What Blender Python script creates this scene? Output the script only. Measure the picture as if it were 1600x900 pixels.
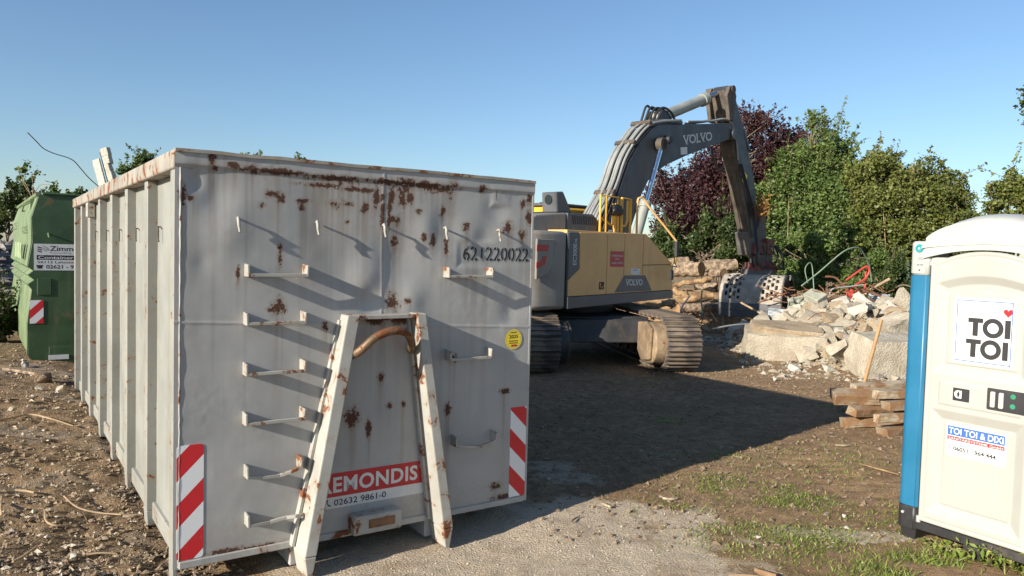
import bpy, bmesh, math, random
import numpy as np
from mathutils import Matrix, Vector

for o in list(bpy.data.objects):
    bpy.data.objects.remove(o, do_unlink=True)
scene = bpy.context.scene
COL = scene.collection

# ------------------------------------------------------------------ camera, sky, sun, exposure
CAM_Z, PITCH, ROLL, FPX = 1.945, 0.0471, 0.0259, 1183.3
_f = Vector((0, math.cos(PITCH), -math.sin(PITCH)))
_r0 = Vector((1, 0, 0)); _u0 = _r0.cross(_f)
_r = _r0 * math.cos(ROLL) + _u0 * math.sin(ROLL)
_u = -_r0 * math.sin(ROLL) + _u0 * math.cos(ROLL)
cam = bpy.data.objects.new('camera', bpy.data.cameras.new('camera'))
COL.objects.link(cam)
cam.matrix_world = Matrix(((_r.x, _u.x, -_f.x, 0), (_r.y, _u.y, -_f.y, 0), (_r.z, _u.z, -_f.z, CAM_Z), (0, 0, 0, 1)))
cam.data.sensor_width = 36
cam.data.lens = FPX / 1600 * 36
cam.data.clip_start = 0.05
cam.data.clip_end = 3000
scene.camera = cam

SUN_EL = math.radians(21.2)
SUN_AZ = math.atan2(-0.735, -0.678)            # clockwise from +Y: behind the camera, to the left
world = bpy.data.worlds.new('World'); scene.world = world
world.use_nodes = True
wn = world.node_tree
bg = wn.nodes['Background']
sky = wn.nodes.new('ShaderNodeTexSky')
sky.sky_type = 'NISHITA'; sky.sun_disc = False
sky.sun_elevation = SUN_EL; sky.sun_rotation = SUN_AZ
sky.air_density = 1.05; sky.dust_density = 0.45; sky.ozone_density = 4.0; sky.altitude = 60
wn.links.new(sky.outputs[0], bg.inputs[0])
bg.inputs[1].default_value = 0.085
sl = bpy.data.lights.new('sun', 'SUN'); sl.energy = 5.0; sl.angle = math.radians(0.55); sl.color = (1.0, 0.915, 0.79)
sun = bpy.data.objects.new('sun', sl); COL.objects.link(sun)
_d = Vector((0.735 * math.cos(SUN_EL), 0.678 * math.cos(SUN_EL), -math.sin(SUN_EL)))
sun.rotation_euler = (-_d).to_track_quat('Z', 'Y').to_euler()
sun.location = (-20, -18, 20)
scene.view_settings.view_transform = 'Standard'
scene.view_settings.look = 'None'
scene.view_settings.exposure = 0.85
scene.view_settings.gamma = 1.0
scene.render.engine = 'CYCLES'

# ------------------------------------------------------------------ helpers
def ray(px, py):
    return _f + _r * ((px - 800) / FPX) - _u * ((py - 450) / FPX)
def at(px, py, Y):
    """world point seen at a photograph position, at depth Y metres ahead"""
    d = ray(px, py); t = Y / d.y
    return Vector((d.x * t, Y, CAM_Z + d.z * t))
def on(px, py, z=0.0):
    d = ray(px, py); t = (z - CAM_Z) / d.z
    return Vector((d.x * t, d.y * t, z))

rng = np.random.default_rng(7)
random.seed(7)
_T = np.random.default_rng(99).random((256, 256))
def vnoise(x, y):
    x = np.asarray(x, float); y = np.asarray(y, float)
    xi = np.floor(x).astype(int); yi = np.floor(y).astype(int)
    fx = x - xi; fy = y - yi
    fx = fx * fx * (3 - 2 * fx); fy = fy * fy * (3 - 2 * fy)
    g = lambda a, b: _T[a & 255, b & 255]
    return (g(xi, yi) * (1 - fx) + g(xi + 1, yi) * fx) * (1 - fy) + (g(xi, yi + 1) * (1 - fx) + g(xi + 1, yi + 1) * fx) * fy
def fbm(x, y, o=4, s=0.0):
    r = 0; a = 0.5; f = 1.0
    for i in range(o):
        r = r + a * (vnoise(x * f + s + 17.3 * i, y * f + s * 1.7 + 5.1 * i) - 0.5) * 2
        a *= 0.5; f *= 2.03
    return r
def sstep(a, b, x):
    t = np.clip((np.asarray(x, float) - a) / (b - a), 0, 1)
    return t * t * (3 - 2 * t)

def tag(o, label=None, cat=None, group=None, kind=None):
    if label: o['label'] = label
    if cat: o['category'] = cat
    if group: o['group'] = group
    if kind: o['kind'] = kind
    elif cat: o['kind'] = 'thing'
    return o
def empty(name, loc=(0, 0, 0), rz=0.0):
    o = bpy.data.objects.new(name, None); COL.objects.link(o)
    o.location = loc; o.rotation_euler = (0, 0, rz); o.empty_display_size = 0.2
    return o
def link(name, me, mat, parent=None, smooth=None, bevel=0.0, seg=1):
    if smooth is not None:
        me.shade_smooth(); me.set_sharp_from_angle(angle=math.radians(smooth))
    if mat is not None:
        me.materials.clear(); me.materials.append(mat)
    o = bpy.data.objects.new(name, me); COL.objects.link(o)
    o.parent = parent
    if bevel:
        b = o.modifiers.new('bevel', 'BEVEL'); b.width = bevel; b.segments = seg; b.limit_method = 'ANGLE'; b.angle_limit = math.radians(35)
    return o

class MB:
    def __init__(s): s.v = []; s.f = []
    def add(s, vs, fs, M=None):
        b = len(s.v)
        for p in vs:
            p = Vector(p)
            s.v.append(tuple(M @ p) if M is not None else tuple(p))
        s.f += [tuple(i + b for i in q) for q in fs]
        return s
    def box(s, x0, x1, y0, y1, z0, z1, M=None):
        return s.add([(x0, y0, z0), (x1, y0, z0), (x1, y1, z0), (x0, y1, z0), (x0, y0, z1), (x1, y0, z1), (x1, y1, z1), (x0, y1, z1)],
                     [(0, 3, 2, 1), (4, 5, 6, 7), (0, 1, 5, 4), (1, 2, 6, 5), (2, 3, 7, 6), (3, 0, 4, 7)], M)
    def hexa(s, p, M=None):
        return s.add(p, [(0, 3, 2, 1), (4, 5, 6, 7), (0, 1, 5, 4), (1, 2, 6, 5), (2, 3, 7, 6), (3, 0, 4, 7)], M)
    def prism(s, poly, y0, y1, M=None):
        """poly in (x,z), extruded along y"""
        n = len(poly)
        ar = sum(poly[i][0] * poly[(i + 1) % n][1] - poly[(i + 1) % n][0] * poly[i][1] for i in range(n))
        if ar < 0: poly = poly[::-1]
        vs = [(x, y0, z) for x, z in poly] + [(x, y1, z) for x, z in poly]
        fs = [tuple(range(n)), tuple(range(2 * n - 1, n - 1, -1))]
        fs += [(i + n, (i + 1) % n + n, (i + 1) % n, i) for i in range(n)]
        return s.add(vs, fs, M)
    def tube(s, pts, r, seg=8, M=None, cap=True):
        pts = [Vector(p) for p in pts]; n = len(pts)
        rs = r if isinstance(r, (list, tuple)) else [r] * n
        vs = []; prev = None
        for i, p in enumerate(pts):
            t = (pts[min(i + 1, n - 1)] - pts[max(i - 1, 0)]).normalized()
            if prev is None:
                a = Vector((0, 0, 1)) if abs(t.z) < 0.9 else Vector((1, 0, 0))
                nx = t.cross(a).normalized()
            else:
                nx = (prev - t * prev.dot(t)).normalized()
            prev = nx; ny = t.cross(nx)
            for k in range(seg):
                a = 2 * math.pi * k / seg
                vs.append(p + (nx * math.cos(a) + ny * math.sin(a)) * rs[i])
        fs = []
        for i in range(n - 1):
            for k in range(seg):
                k2 = (k + 1) % seg
                fs.append((i * seg + k, i * seg + k2, (i + 1) * seg + k2, (i + 1) * seg + k))
        if cap:
            fs.append(tuple(range(seg - 1, -1, -1))); fs.append(tuple((n - 1) * seg + k for k in range(seg)))
        return s.add(vs, fs, M)
    def mesh(s, name='m'):
        me = bpy.data.meshes.new(name); me.from_pydata(s.v, [], s.f); me.update(); return me
    def build(s, name, mat, parent=None, bevel=0.0, smooth=None, seg=1):
        return link(name, s.mesh(name), mat, parent, smooth, bevel, seg)

def arr_mesh(name, V, F):
    """V (n,3) floats, F (m,k) ints"""
    V = np.asarray(V, np.float32); F = np.asarray(F, np.int32)
    me = bpy.data.meshes.new(name); k = F.shape[1]
    me.vertices.add(len(V)); me.vertices.foreach_set('co', V.ravel())
    me.loops.add(F.size); me.loops.foreach_set('vertex_index', F.ravel())
    me.polygons.add(len(F)); me.polygons.foreach_set('loop_start', np.arange(0, F.size, k, dtype=np.int32))
    me.update(calc_edges=True); me.validate()
    return me
def grid_faces(nx, ny):
    i, j = np.meshgrid(np.arange(nx - 1), np.arange(ny - 1), indexing='ij')
    a = (i * ny + j).ravel()
    return np.stack([a, a + ny, a + ny + 1, a + 1], 1)
def set_attr(me, name, arr, dom='POINT'):
    at_ = me.attributes.new(name, 'FLOAT', dom); at_.data.foreach_set('value', np.asarray(arr, np.float32).ravel())

def smooth_pts(pts, n=6):
    """Catmull-Rom through points"""
    P = [Vector(p) for p in pts]; P = [P[0] * 2 - P[1]] + P + [P[-1] * 2 - P[-2]]; out = []
    for i in range(1, len(P) - 2):
        for k in range(n):
            t = k / n
            out.append(0.5 * ((2 * P[i]) + (P[i + 1] - P[i - 1]) * t + (2 * P[i - 1] - 5 * P[i] + 4 * P[i + 1] - P[i + 2]) * t * t + (3 * P[i] - P[i - 1] - 3 * P[i + 1] + P[i + 2]) * t ** 3))
    out.append(P[-2]); return out

def frame(o, x, y):
    """matrix: x right, y up, z = out of the surface"""
    x = Vector(x).normalized(); y = Vector(y).normalized(); z = x.cross(y)
    return Matrix(((x.x, y.x, z.x, o[0]), (x.y, y.y, z.y, o[1]), (x.z, y.z, z.z, o[2]), (0, 0, 0, 1)))
def lettering(name, s, M, w, h, mat, parent, bold=0.0, depth=0.0008, extra=None, shear=0.0, spacing=1.0):
    """flat printed characters, fitted to w x h metres in the surface M"""
    cu = bpy.data.curves.new('t', 'FONT'); cu.body = s; cu.offset = bold; cu.extrude = 0.0; cu.resolution_u = 3; cu.shear = shear; cu.space_character = spacing
    to = bpy.data.objects.new('t', cu); COL.objects.link(to)
    me = bpy.data.meshes.new_from_object(to)
    bpy.data.objects.remove(to, do_unlink=True)
    n = len(me.vertices); co = np.empty(n * 3, np.float32); me.vertices.foreach_get('co', co); co = co.reshape(-1, 3)
    lo = co.min(0); hi = co.max(0)
    co[:, 0] = (co[:, 0] - lo[0]) / (hi[0] - lo[0]) * w
    co[:, 1] = (co[:, 1] - lo[1]) / (hi[1] - lo[1]) * h
    co[:, 2] = depth
    Mn = np.array(M); co = co @ Mn[:3, :3].T + Mn[:3, 3]
    me.vertices.foreach_set('co', co.ravel().astype(np.float32)); me.update(); me.name = name
    if extra:
        mb = MB(); mb.v = [tuple(v.co) for v in me.vertices]; mb.f = [tuple(p.vertices) for p in me.polygons]
        for (x0, x1, y0, y1) in extra:
            mb.add([(x0 * w, y0 * h, depth * 1.15), (x1 * w, y0 * h, depth * 1.15), (x1 * w, y1 * h, depth * 1.15), (x0 * w, y1 * h, depth * 1.15)], [(0, 1, 2, 3)], M)
        me = mb.mesh(name)
    return link(name, me, mat, parent)
def decal(name, poly, M, mat, parent, depth=0.0004):
    """flat sticker outline in the surface M"""
    mb = MB(); mb.add([(x, y, depth) for x, y in poly], [tuple(range(len(poly)))], M)
    return mb.build(name, mat, parent)
def rect(x0, x1, y0, y1): return [(x0, y0), (x1, y0), (x1, y1), (x0, y1)]
def rrect(x0, x1, y0, y1, r, n=4):
    out = []
    for cx, cy, a0 in ((x1 - r, y0 + r, -90), (x1 - r, y1 - r, 0), (x0 + r, y1 - r, 90), (x0 + r, y0 + r, 180)):
        for k in range(n + 1):
            a = math.radians(a0 + 90 * k / n); out.append((cx + r * math.cos(a), cy + r * math.sin(a)))
    return out
def disc(cx, cy, r, n=28): return [(cx + r * math.cos(2 * math.pi * k / n), cy + r * math.sin(2 * math.pi * k / n)) for k in range(n)]

# ------------------------------------------------------------------ materials
class NT:
    def __init__(s, name):
        s.m = bpy.data.materials.new(name); s.m.use_nodes = True
        s.t = s.m.node_tree; s.b = s.t.nodes['Principled BSDF']; s.out = s.t.nodes['Material Output']
        s.co = s.t.nodes.new('ShaderNodeTexCoord').outputs['Object']
    def set(s, sock, v):
        if hasattr(v, 'is_output'): s.t.links.new(v, sock)
        elif isinstance(v, (tuple, list)) and len(v) == 3 and sock.type == 'RGBA': sock.default_value = (*v, 1)
        else: sock.default_value = v
    def node(s, typ, ins=None, **kw):
        n = s.t.nodes.new(typ)
        for k, v in kw.items(): setattr(n, k, v)
        for k, v in (ins or {}).items(): s.set(n.inputs[k], v)
        return n
    def map(s, scale=(1, 1, 1), loc=(0, 0, 0)):
        return s.node('ShaderNodeMapping', {'Vector': s.co, 'Scale': scale, 'Location': loc}).outputs[0]
    def noise(s, scale, detail=6, rough=0.6, vec=None, dist=0.0):
        return s.node('ShaderNodeTexNoise', {'Vector': vec if vec is not None else s.co, 'Scale': scale, 'Detail': detail, 'Roughness': rough, 'Distortion': dist}).outputs[0]
    def voro(s, scale, vec=None, feature='F1', out='Distance'):
        return s.node('ShaderNodeTexVoronoi', {'Vector': vec if vec is not None else s.co, 'Scale': scale}, feature=feature).outputs[out]
    def ramp(s, fac, a, b, c0=0.0, c1=1.0):
        n = s.node('ShaderNodeMapRange', {'Value': fac, 'From Min': a, 'From Max': b, 'To Min': c0, 'To Max': c1}); n.interpolation_type = 'SMOOTHSTEP'
        return n.outputs[0]
    def math(s, op, a, b=0.0):
        return s.node('ShaderNodeMath', {0: a, 1: b}, operation=op).outputs[0]
    def mix(s, fac, a, b):
        n = s.node('ShaderNodeMix', data_type='RGBA'); s.set(n.inputs[0], fac); s.set(n.inputs[6], a); s.set(n.inputs[7], b)
        return n.outputs[2]
    def attr(s, name):
        return s.node('ShaderNodeAttribute', attribute_name=name).outputs['Fac']
    def bump(s, h, strength=0.3, dist=0.01, normal=None):
        n = s.node('ShaderNodeBump', {'Height': h, 'Strength': strength, 'Distance': dist})
        if normal is not None: s.set(n.inputs['Normal'], normal)
        return n.outputs[0]
    def done(s, col=None, rough=None, metal=None, normal=None, spec=None):
        for k, v in (('Base Color', col), ('Roughness', rough), ('Metallic', metal), ('Normal', normal), ('Specular IOR Level', spec)):
            if v is not None: s.set(s.b.inputs[k], v)
        return s.m

RUST = (0.11, 0.035, 0.014); RUST2 = (0.20, 0.075, 0.028)
def paint(name, col, rough=0.5, var=0.12, rust=0.0, rscale=4.0, dirt=0.0, dirtcol=(0.16, 0.12, 0.08), metal=0.0, bump=0.15, streak=0.0, spec=0.5):
    n = NT(name)
    v = n.noise(2.3, 5); v2 = n.noise(38, 4)
    dk = tuple(c * (1 - var * 1.6) for c in col); lt = tuple(min(1, c * (1 + var)) for c in col)
    c = n.mix(n.ramp(v, 0.3, 0.7), dk, lt)
    c = n.mix(n.math('MULTIPLY', n.ramp(v2, 0.45, 0.75), var * 1.5), c, dk)
    ro = n.ramp(v, 0.3, 0.7, rough - 0.08, rough + 0.1)
    if streak:
        st = n.noise(9, 5, 0.6, n.map((1, 1, 0.05)))
        c = n.mix(n.math('MULTIPLY', n.ramp(st, 0.52, 0.78), streak), c, (0.16, 0.13, 0.10))
    if dirt:
        d = n.ramp(n.noise(3.1, 9, 0.7), 0.62 - 0.3 * dirt, 0.80 - 0.2 * dirt)
        c = n.mix(n.math('MULTIPLY', d, min(1, dirt * 1.2)), c, dirtcol)
    if rust:
        r = n.ramp(n.noise(rscale, 10, 0.68, None, 0.4), 0.70 - 0.22 * rust, 0.72 - 0.20 * rust)
        rn = n.noise(rscale, 10, 0.68, None, 0.4)
        ha = n.ramp(rn, 0.60 - 0.22 * rust, 0.74 - 0.20 * rust)
        c = n.mix(n.math('MULTIPLY', ha, 0.45), c, (0.26, 0.16, 0.085))
        rc = n.mix(n.noise(45, 5), RUST, RUST2)
        c = n.mix(r, c, rc); ro = n.mix(r, ro, (0.9, 0.9, 0.9))
        h = n.math('ADD', n.math('MULTIPLY', r, 0.4), n.math('MULTIPLY', v2, 0.4))
    else:
        h = v2
    return n.done(c, ro, metal, n.bump(h, bump, 0.004), spec)
def flat(name, col, rough=0.5, metal=0.0, var=0.05):
    n = NT(name); v = n.noise(14, 5)
    c = n.mix(n.ramp(v, 0.3, 0.7), tuple(c * (1 - var * 2) for c in col), col)
    return n.done(c, n.ramp(v, 0.3, 0.7, rough - 0.05, rough + 0.08), metal)

M = {}
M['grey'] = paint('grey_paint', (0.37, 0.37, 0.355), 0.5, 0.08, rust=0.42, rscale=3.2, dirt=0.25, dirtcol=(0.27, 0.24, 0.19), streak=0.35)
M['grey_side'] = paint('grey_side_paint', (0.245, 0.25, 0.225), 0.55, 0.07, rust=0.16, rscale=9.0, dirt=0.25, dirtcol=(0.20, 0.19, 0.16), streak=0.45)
M['grey_rail'] = paint('grey_rail_paint', (0.30, 0.28, 0.24), 0.6, 0.14, rust=0.72, rscale=5.5, dirt=0.5, dirtcol=(0.27, 0.22, 0.16), streak=0.5)
M['cream'] = paint('cream_grey_paint', (0.35, 0.345, 0.31), 0.5, 0.08, rust=0.58, rscale=8.0, dirt=0.3, dirtcol=(0.28, 0.24, 0.18), streak=0.3)
M['ribp'] = paint('rib_paint', (0.265, 0.265, 0.235), 0.5, 0.07, rust=0.42, rscale=11.0, dirt=0.3, dirtcol=(0.22, 0.2, 0.16), streak=0.3)
M['rusty'] = paint('rusty_steel', (0.20, 0.10, 0.05), 0.8, 0.3, rust=0.9, rscale=9, dirt=0.3, bump=0.5)
M['bail'] = paint('worn_steel', (0.15, 0.095, 0.055), 0.5, 0.3, rust=0.8, rscale=8, metal=0.3, bump=0.4)
M['white_vinyl'] = flat('white_vinyl', (0.60, 0.61, 0.60), 0.4)
M['red_vinyl'] = flat('red_vinyl', (0.43, 0.02, 0.025), 0.4)
M['black_ink'] = flat('black_ink', (0.02, 0.02, 0.022), 0.6)
M['yellow_vinyl'] = flat('yellow_vinyl', (0.80, 0.62, 0.03), 0.4)
M['green'] = paint('green_paint', (0.040, 0.085, 0.034), 0.5, 0.16, rust=0.18, rscale=3.5, dirt=0.3, dirtcol=(0.2, 0.19, 0.12), streak=0.25)
M['green_side'] = paint('sunlit_green_paint', (0.135, 0.19, 0.09), 0.6, 0.14, rust=0.15, rscale=4, dirt=0.35, dirtcol=(0.3, 0.3, 0.18), streak=0.3)  # lighter copy of the front green: side sunlight put into the colour
M['steel_pale'] = paint('pale_galvanised', (0.52, 0.53, 0.52), 0.45, 0.15, dirt=0.3, metal=0.3)
M['beige'] = paint('ochre_machine_paint', (0.62, 0.365, 0.135), 0.45, 0.07, dirt=0.3, dirtcol=(0.48, 0.29, 0.12), streak=0.25)
M['yellow'] = paint('yellow_machine_paint', (0.66, 0.36, 0.03), 0.42, 0.1, rust=0.15, rscale=14, dirt=0.25, dirtcol=(0.3, 0.2, 0.08))
M['dgrey'] = paint('dark_grey_machine_paint', (0.078, 0.082, 0.09), 0.45, 0.12, dirt=0.35, dirtcol=(0.13, 0.115, 0.095), streak=0.15)
M['boom'] = paint('boom_grey_paint', (0.038, 0.040, 0.045), 0.48, 0.1, dirt=0.28, dirtcol=(0.07, 0.062, 0.052), streak=0.2)
M['mgrey'] = paint('counterweight_grey_paint', (0.235, 0.22, 0.195), 0.5, 0.12, dirt=0.55, dirtcol=(0.20, 0.165, 0.125), streak=0.3)
M['armbrown'] = paint('mud_worn_arm', (0.075, 0.062, 0.050), 0.7, 0.25, rust=0.3, rscale=8, dirt=0.5, dirtcol=(0.14, 0.115, 0.085), streak=0.5)
M['pipe'] = paint('grey_hydraulic_pipe', (0.25, 0.26, 0.25), 0.45, 0.12, dirt=0.35, rust=0.2, rscale=12)
M['cyl'] = paint('cylinder_grey_green', (0.26, 0.275, 0.245), 0.45, 0.08, dirt=0.25)
M['chrome'] = flat('chrome_rod', (0.62, 0.68, 0.76), 0.14, 1.0)
M['rubber'] = paint('black_rubber', (0.022, 0.022, 0.023), 0.6, 0.2, dirt=0.3, dirtcol=(0.07, 0.06, 0.05))
M['shoe'] = paint('dusty_track_steel', (0.12, 0.10, 0.085), 0.6, 0.3, rust=0.35, rscale=9, dirt=0.62, dirtcol=(0.27, 0.20, 0.135), bump=0.5)
M['mud'] = paint('dried_mud', (0.30, 0.215, 0.13), 0.95, 0.35, rust=0.35, rscale=7, dirt=0.7, dirtcol=(0.13, 0.09, 0.055), bump=1.0, streak=0.5)
M['under'] = paint('dark_undercarriage', (0.035, 0.035, 0.036), 0.6, 0.2, dirt=0.5, dirtcol=(0.09, 0.07, 0.05))
M['glass'] = flat('dark_glass', (0.012, 0.014, 0.016), 0.06)
M['grapred'] = paint('dull_red_paint', (0.17, 0.035, 0.03), 0.55, 0.2, rust=0.5, rscale=6, dirt=0.6, dirtcol=(0.12, 0.08, 0.06))
M['grapple'] = paint('dusty_grapple_steel', (0.36, 0.32, 0.26), 0.7, 0.22, rust=0.25, rscale=6, dirt=0.6, dirtcol=(0.17, 0.14, 0.11), streak=0.5)
M['grapdark'] = paint('dark_grapple_steel', (0.10, 0.09, 0.08), 0.6, 0.2, dirt=0.5, dirtcol=(0.18, 0.14, 0.10))
M['toi'] = paint('ivory_plastic', (0.37, 0.37, 0.335), 0.38, 0.025, dirt=0.12, dirtcol=(0.40, 0.375, 0.31), bump=0.02, streak=0.04)
M['roofp'] = paint('milky_plastic', (0.39, 0.40, 0.37), 0.35, 0.05, dirt=0.2, dirtcol=(0.38, 0.37, 0.32), bump=0.03)
M['blue'] = paint('blue_plastic', (0.016, 0.135, 0.25), 0.42, 0.05, dirt=0.15, dirtcol=(0.05, 0.16, 0.25), bump=0.03)
M['blackp'] = paint('black_plastic', (0.022, 0.022, 0.024), 0.5, 0.15, dirt=0.5, dirtcol=(0.09, 0.075, 0.06))
M['teal'] = flat('teal_plastic', (0.03, 0.28, 0.33), 0.4)
M['greenp'] = flat('green_plastic', (0.03, 0.22, 0.12), 0.4)
M['blue_vinyl'] = flat('blue_vinyl', (0.05, 0.13, 0.38), 0.4)
M['greymark'] = flat('grey_print', (0.3, 0.3, 0.3), 0.5)
M['ltgrey'] = flat('white_decal_paint', (0.55, 0.56, 0.55), 0.5)
M['ltgreen'] = flat('pale_green_print', (0.34, 0.42, 0.24), 0.6)
M['wire'] = paint('rusty_wire', (0.13, 0.085, 0.065), 0.8, 0.2)
M['redtube'] = paint('red_tube_paint', (0.50, 0.045, 0.035), 0.45, 0.15, rust=0.3, rscale=12)
M['greentube'] = paint('green_tube_paint', (0.15, 0.22, 0.15), 0.55, 0.15, rust=0.3, rscale=8)
M['galv'] = paint('bluish_sheet', (0.33, 0.37, 0.39), 0.5, 0.15, dirt=0.4)
M['bag'] = paint('grey_green_sheet', (0.36, 0.36, 0.28), 0.6, 0.2, dirt=0.4)
M['fence'] = paint('green_fence_wire', (0.045, 0.09, 0.05), 0.6, 0.2)
M['stick'] = paint('dry_stick', (0.33, 0.235, 0.14), 0.85, 0.25, dirt=0.3)
M['handle'] = paint('ash_handle', (0.37, 0.22, 0.10), 0.7, 0.2, dirt=0.4, dirtcol=(0.25, 0.16, 0.08))

def wood(name, col, dark, stain=0.5):
    n = NT(name)
    g = n.noise(5, 8, 0.65, n.map((1.2, 14, 14)))
    c = n.mix(n.ramp(g, 0.35, 0.68), dark, col)
    s = n.ramp(n.noise(4.5, 8, 0.65), 0.66 - 0.25 * stain, 0.74 - 0.2 * stain)
    c = n.mix(s, c, n.mix(n.noise(22, 4), (0.17, 0.09, 0.042), (0.27, 0.155, 0.075)))
    return n.done(c, 0.85, 0, n.bump(g, 0.5, 0.006))
M['plank'] = wood('weathered_plank', (0.36, 0.28, 0.19), (0.17, 0.12, 0.075), 0.75)
M['plank2'] = wood('pale_plank', (0.47, 0.40, 0.29), (0.24, 0.18, 0.115), 0.55)
M['logend'] = wood('cut_wood', (0.42, 0.26, 0.12), (0.28, 0.15, 0.06), 0.4)
n = NT('bark'); a = n.noise(7, 9, 0.7, n.map((1, 1, 1))); b = n.voro(9)
M['bark'] = n.done(n.mix(n.ramp(a, 0.35, 0.65), (0.09, 0.06, 0.04), (0.36, 0.27, 0.18)), 0.9, 0, n.bump(n.math('ADD', a, b), 0.8, 0.03))
n = NT('peeled_bark'); a = n.noise(5, 9, 0.7)
M['bark2'] = n.done(n.mix(n.ramp(a, 0.35, 0.65), (0.13, 0.075, 0.040), (0.37, 0.245, 0.12)), 0.85, 0, n.bump(a, 0.8, 0.03))
n = NT('twig_bark'); a = n.noise(9, 6)
M['trunk'] = n.done(n.mix(n.ramp(a, 0.35, 0.65), (0.07, 0.05, 0.035), (0.20, 0.155, 0.11)), 0.9, 0, n.bump(a, 0.6, 0.02))

def stone(name, a, b, c, sc=3.0):
    n = NT(name)
    oi = n.node('ShaderNodeObjectInfo').outputs['Random']
    v = n.noise(sc, 9, 0.68); v2 = n.noise(26, 6, 0.7); v3 = n.voro(32)
    col = n.mix(n.ramp(v, 0.36, 0.62), a, b)
    col = n.mix(n.math('MULTIPLY', n.ramp(v2, 0.5, 0.7), 0.75), col, c)
    col = n.mix(n.math('MULTIPLY', oi, 0.35), col, c)
    col = n.mix(n.math('MULTIPLY', n.ramp(v3, 0.22, 0.1), 0.35), col, (0.22, 0.19, 0.15))
    h = n.math('ADD', n.math('MULTIPLY', v, 0.8), n.math('ADD', n.math('MULTIPLY', v2, 0.5), n.math('MULTIPLY', v3, 0.3)))
    return n.done(col, 0.92, 0, n.bump(h, 0.9, 0.03))
M['concrete'] = stone('broken_concrete', (0.35, 0.305, 0.23), (0.46, 0.415, 0.325), (0.23, 0.185, 0.13))
M['concrete_brown'] = stone('earthy_concrete', (0.31, 0.235, 0.145), (0.41, 0.33, 0.225), (0.20, 0.135, 0.08))
M['plaster'] = stone('white_plaster', (0.45, 0.425, 0.365), (0.52, 0.495, 0.435), (0.32, 0.275, 0.205))
M['darkstone'] = stone('grey_rubble', (0.20, 0.18, 0.16), (0.33, 0.30, 0.27), (0.12, 0.10, 0.085))
M['clod'] = stone('soil_clod', (0.21, 0.15, 0.095), (0.33, 0.25, 0.165), (0.14, 0.095, 0.06), 6)
M['gravel'] = stone('limestone_grit', (0.46, 0.40, 0.31), (0.60, 0.53, 0.43), (0.34, 0.28, 0.20), 8)

def leaf(name, c1, c2, c3, trans=0.24):
    n = NT(name); r = n.attr('rnd')
    c = n.mix(n.ramp(r, 0.0, 0.75), c1, c2); c = n.mix(n.ramp(r, 0.86, 1.0), c, c3)
    n.done(c, 0.5, 0, None, 0.35)
    tr = n.node('ShaderNodeBsdfTranslucent', {'Color': c})
    mx = n.node('ShaderNodeMixShader', {0: trans}); n.t.links.new(n.b.outputs[0], mx.inputs[1]); n.t.links.new(tr.outputs[0], mx.inputs[2])
    n.t.links.new(mx.outputs[0], n.out.inputs[0])
    return n.m
M['lf_purple'] = leaf('purple_leaf', (0.0328, 0.0144, 0.0184), (0.0720, 0.0296, 0.0328), (0.127, 0.0600, 0.0416), 0.25)
M['lf_green'] = leaf('green_leaf', (0.0659, 0.1115, 0.0264), (0.1221, 0.1747, 0.0456), (0.2213, 0.2332, 0.0712))
M['lf_yellow'] = leaf('yellow_green_leaf', (0.0799, 0.1058, 0.0240), (0.1465, 0.1663, 0.0400), (0.2309, 0.2016, 0.0624))
M['lf_dark'] = leaf('dark_green_leaf', (0.0382, 0.0629, 0.0195), (0.0756, 0.1088, 0.0323), (0.1411, 0.1513, 0.0544))
M['lf_dry'] = leaf('dry_leaf', (0.26, 0.12, 0.035), (0.36, 0.19, 0.06), (0.42, 0.26, 0.1))
M['grass'] = leaf('grass_blade', (0.132, 0.194, 0.034), (0.232, 0.287, 0.062), (0.465, 0.388, 0.155), 0.3)
M['straw'] = leaf('straw', (0.20, 0.145, 0.085), (0.36, 0.27, 0.15), (0.50, 0.42, 0.28), 0.1)
# ------------------------------------------------------------------ ground
CX, CY, CYAW = -1.8535, 4.1489, 0.6004          # front left corner of the grey container
_cu = np.array([math.cos(CYAW), math.sin(CYAW)]); _cn = np.array([-_cu[1], _cu[0]])
def cont_local(x, y):
    dx = np.asarray(x) - CX; dy = np.asarray(y) - CY
    return dx * _cu[0] + dy * _cu[1], dx * _cn[0] + dy * _cn[1]
def zones(x, y):
    """left rough soil, pale grit, distance weights"""
    lx, ly = cont_local(x, y)
    left = sstep(0.5, -0.2, lx + 0.25 * fbm(x * 1.3, y * 1.3, 3, 3.0)) * sstep(-0.9, 0.3, ly)
    left = np.maximum(left, sstep(-0.1, -0.7, lx))
    w = 0.50 * fbm(x * 0.9, y * 0.9, 4, 11.0) + 0.55 * fbm(x * 4, y * 4, 4, 2.0)
    d = np.hypot((x + 0.15) / 1.75, (y - 4.75) / 1.25)
    grit = sstep(1.25, 0.62, d + w * 0.7)
    d2 = np.hypot((x - 0.45) / 0.5, (y - 6.6) / 0.45)
    grit = np.maximum(grit, 0.6 * sstep(1.1, 0.6, d2 + w))
    d3 = np.hypot((x - 2.3) / 0.55, (y - 5.3) / 0.16)
    grit = np.maximum(grit, 0.7 * sstep(1.1, 0.6, d3 + w))
    grit = grit * (1 - left)
    return left, grit
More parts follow.
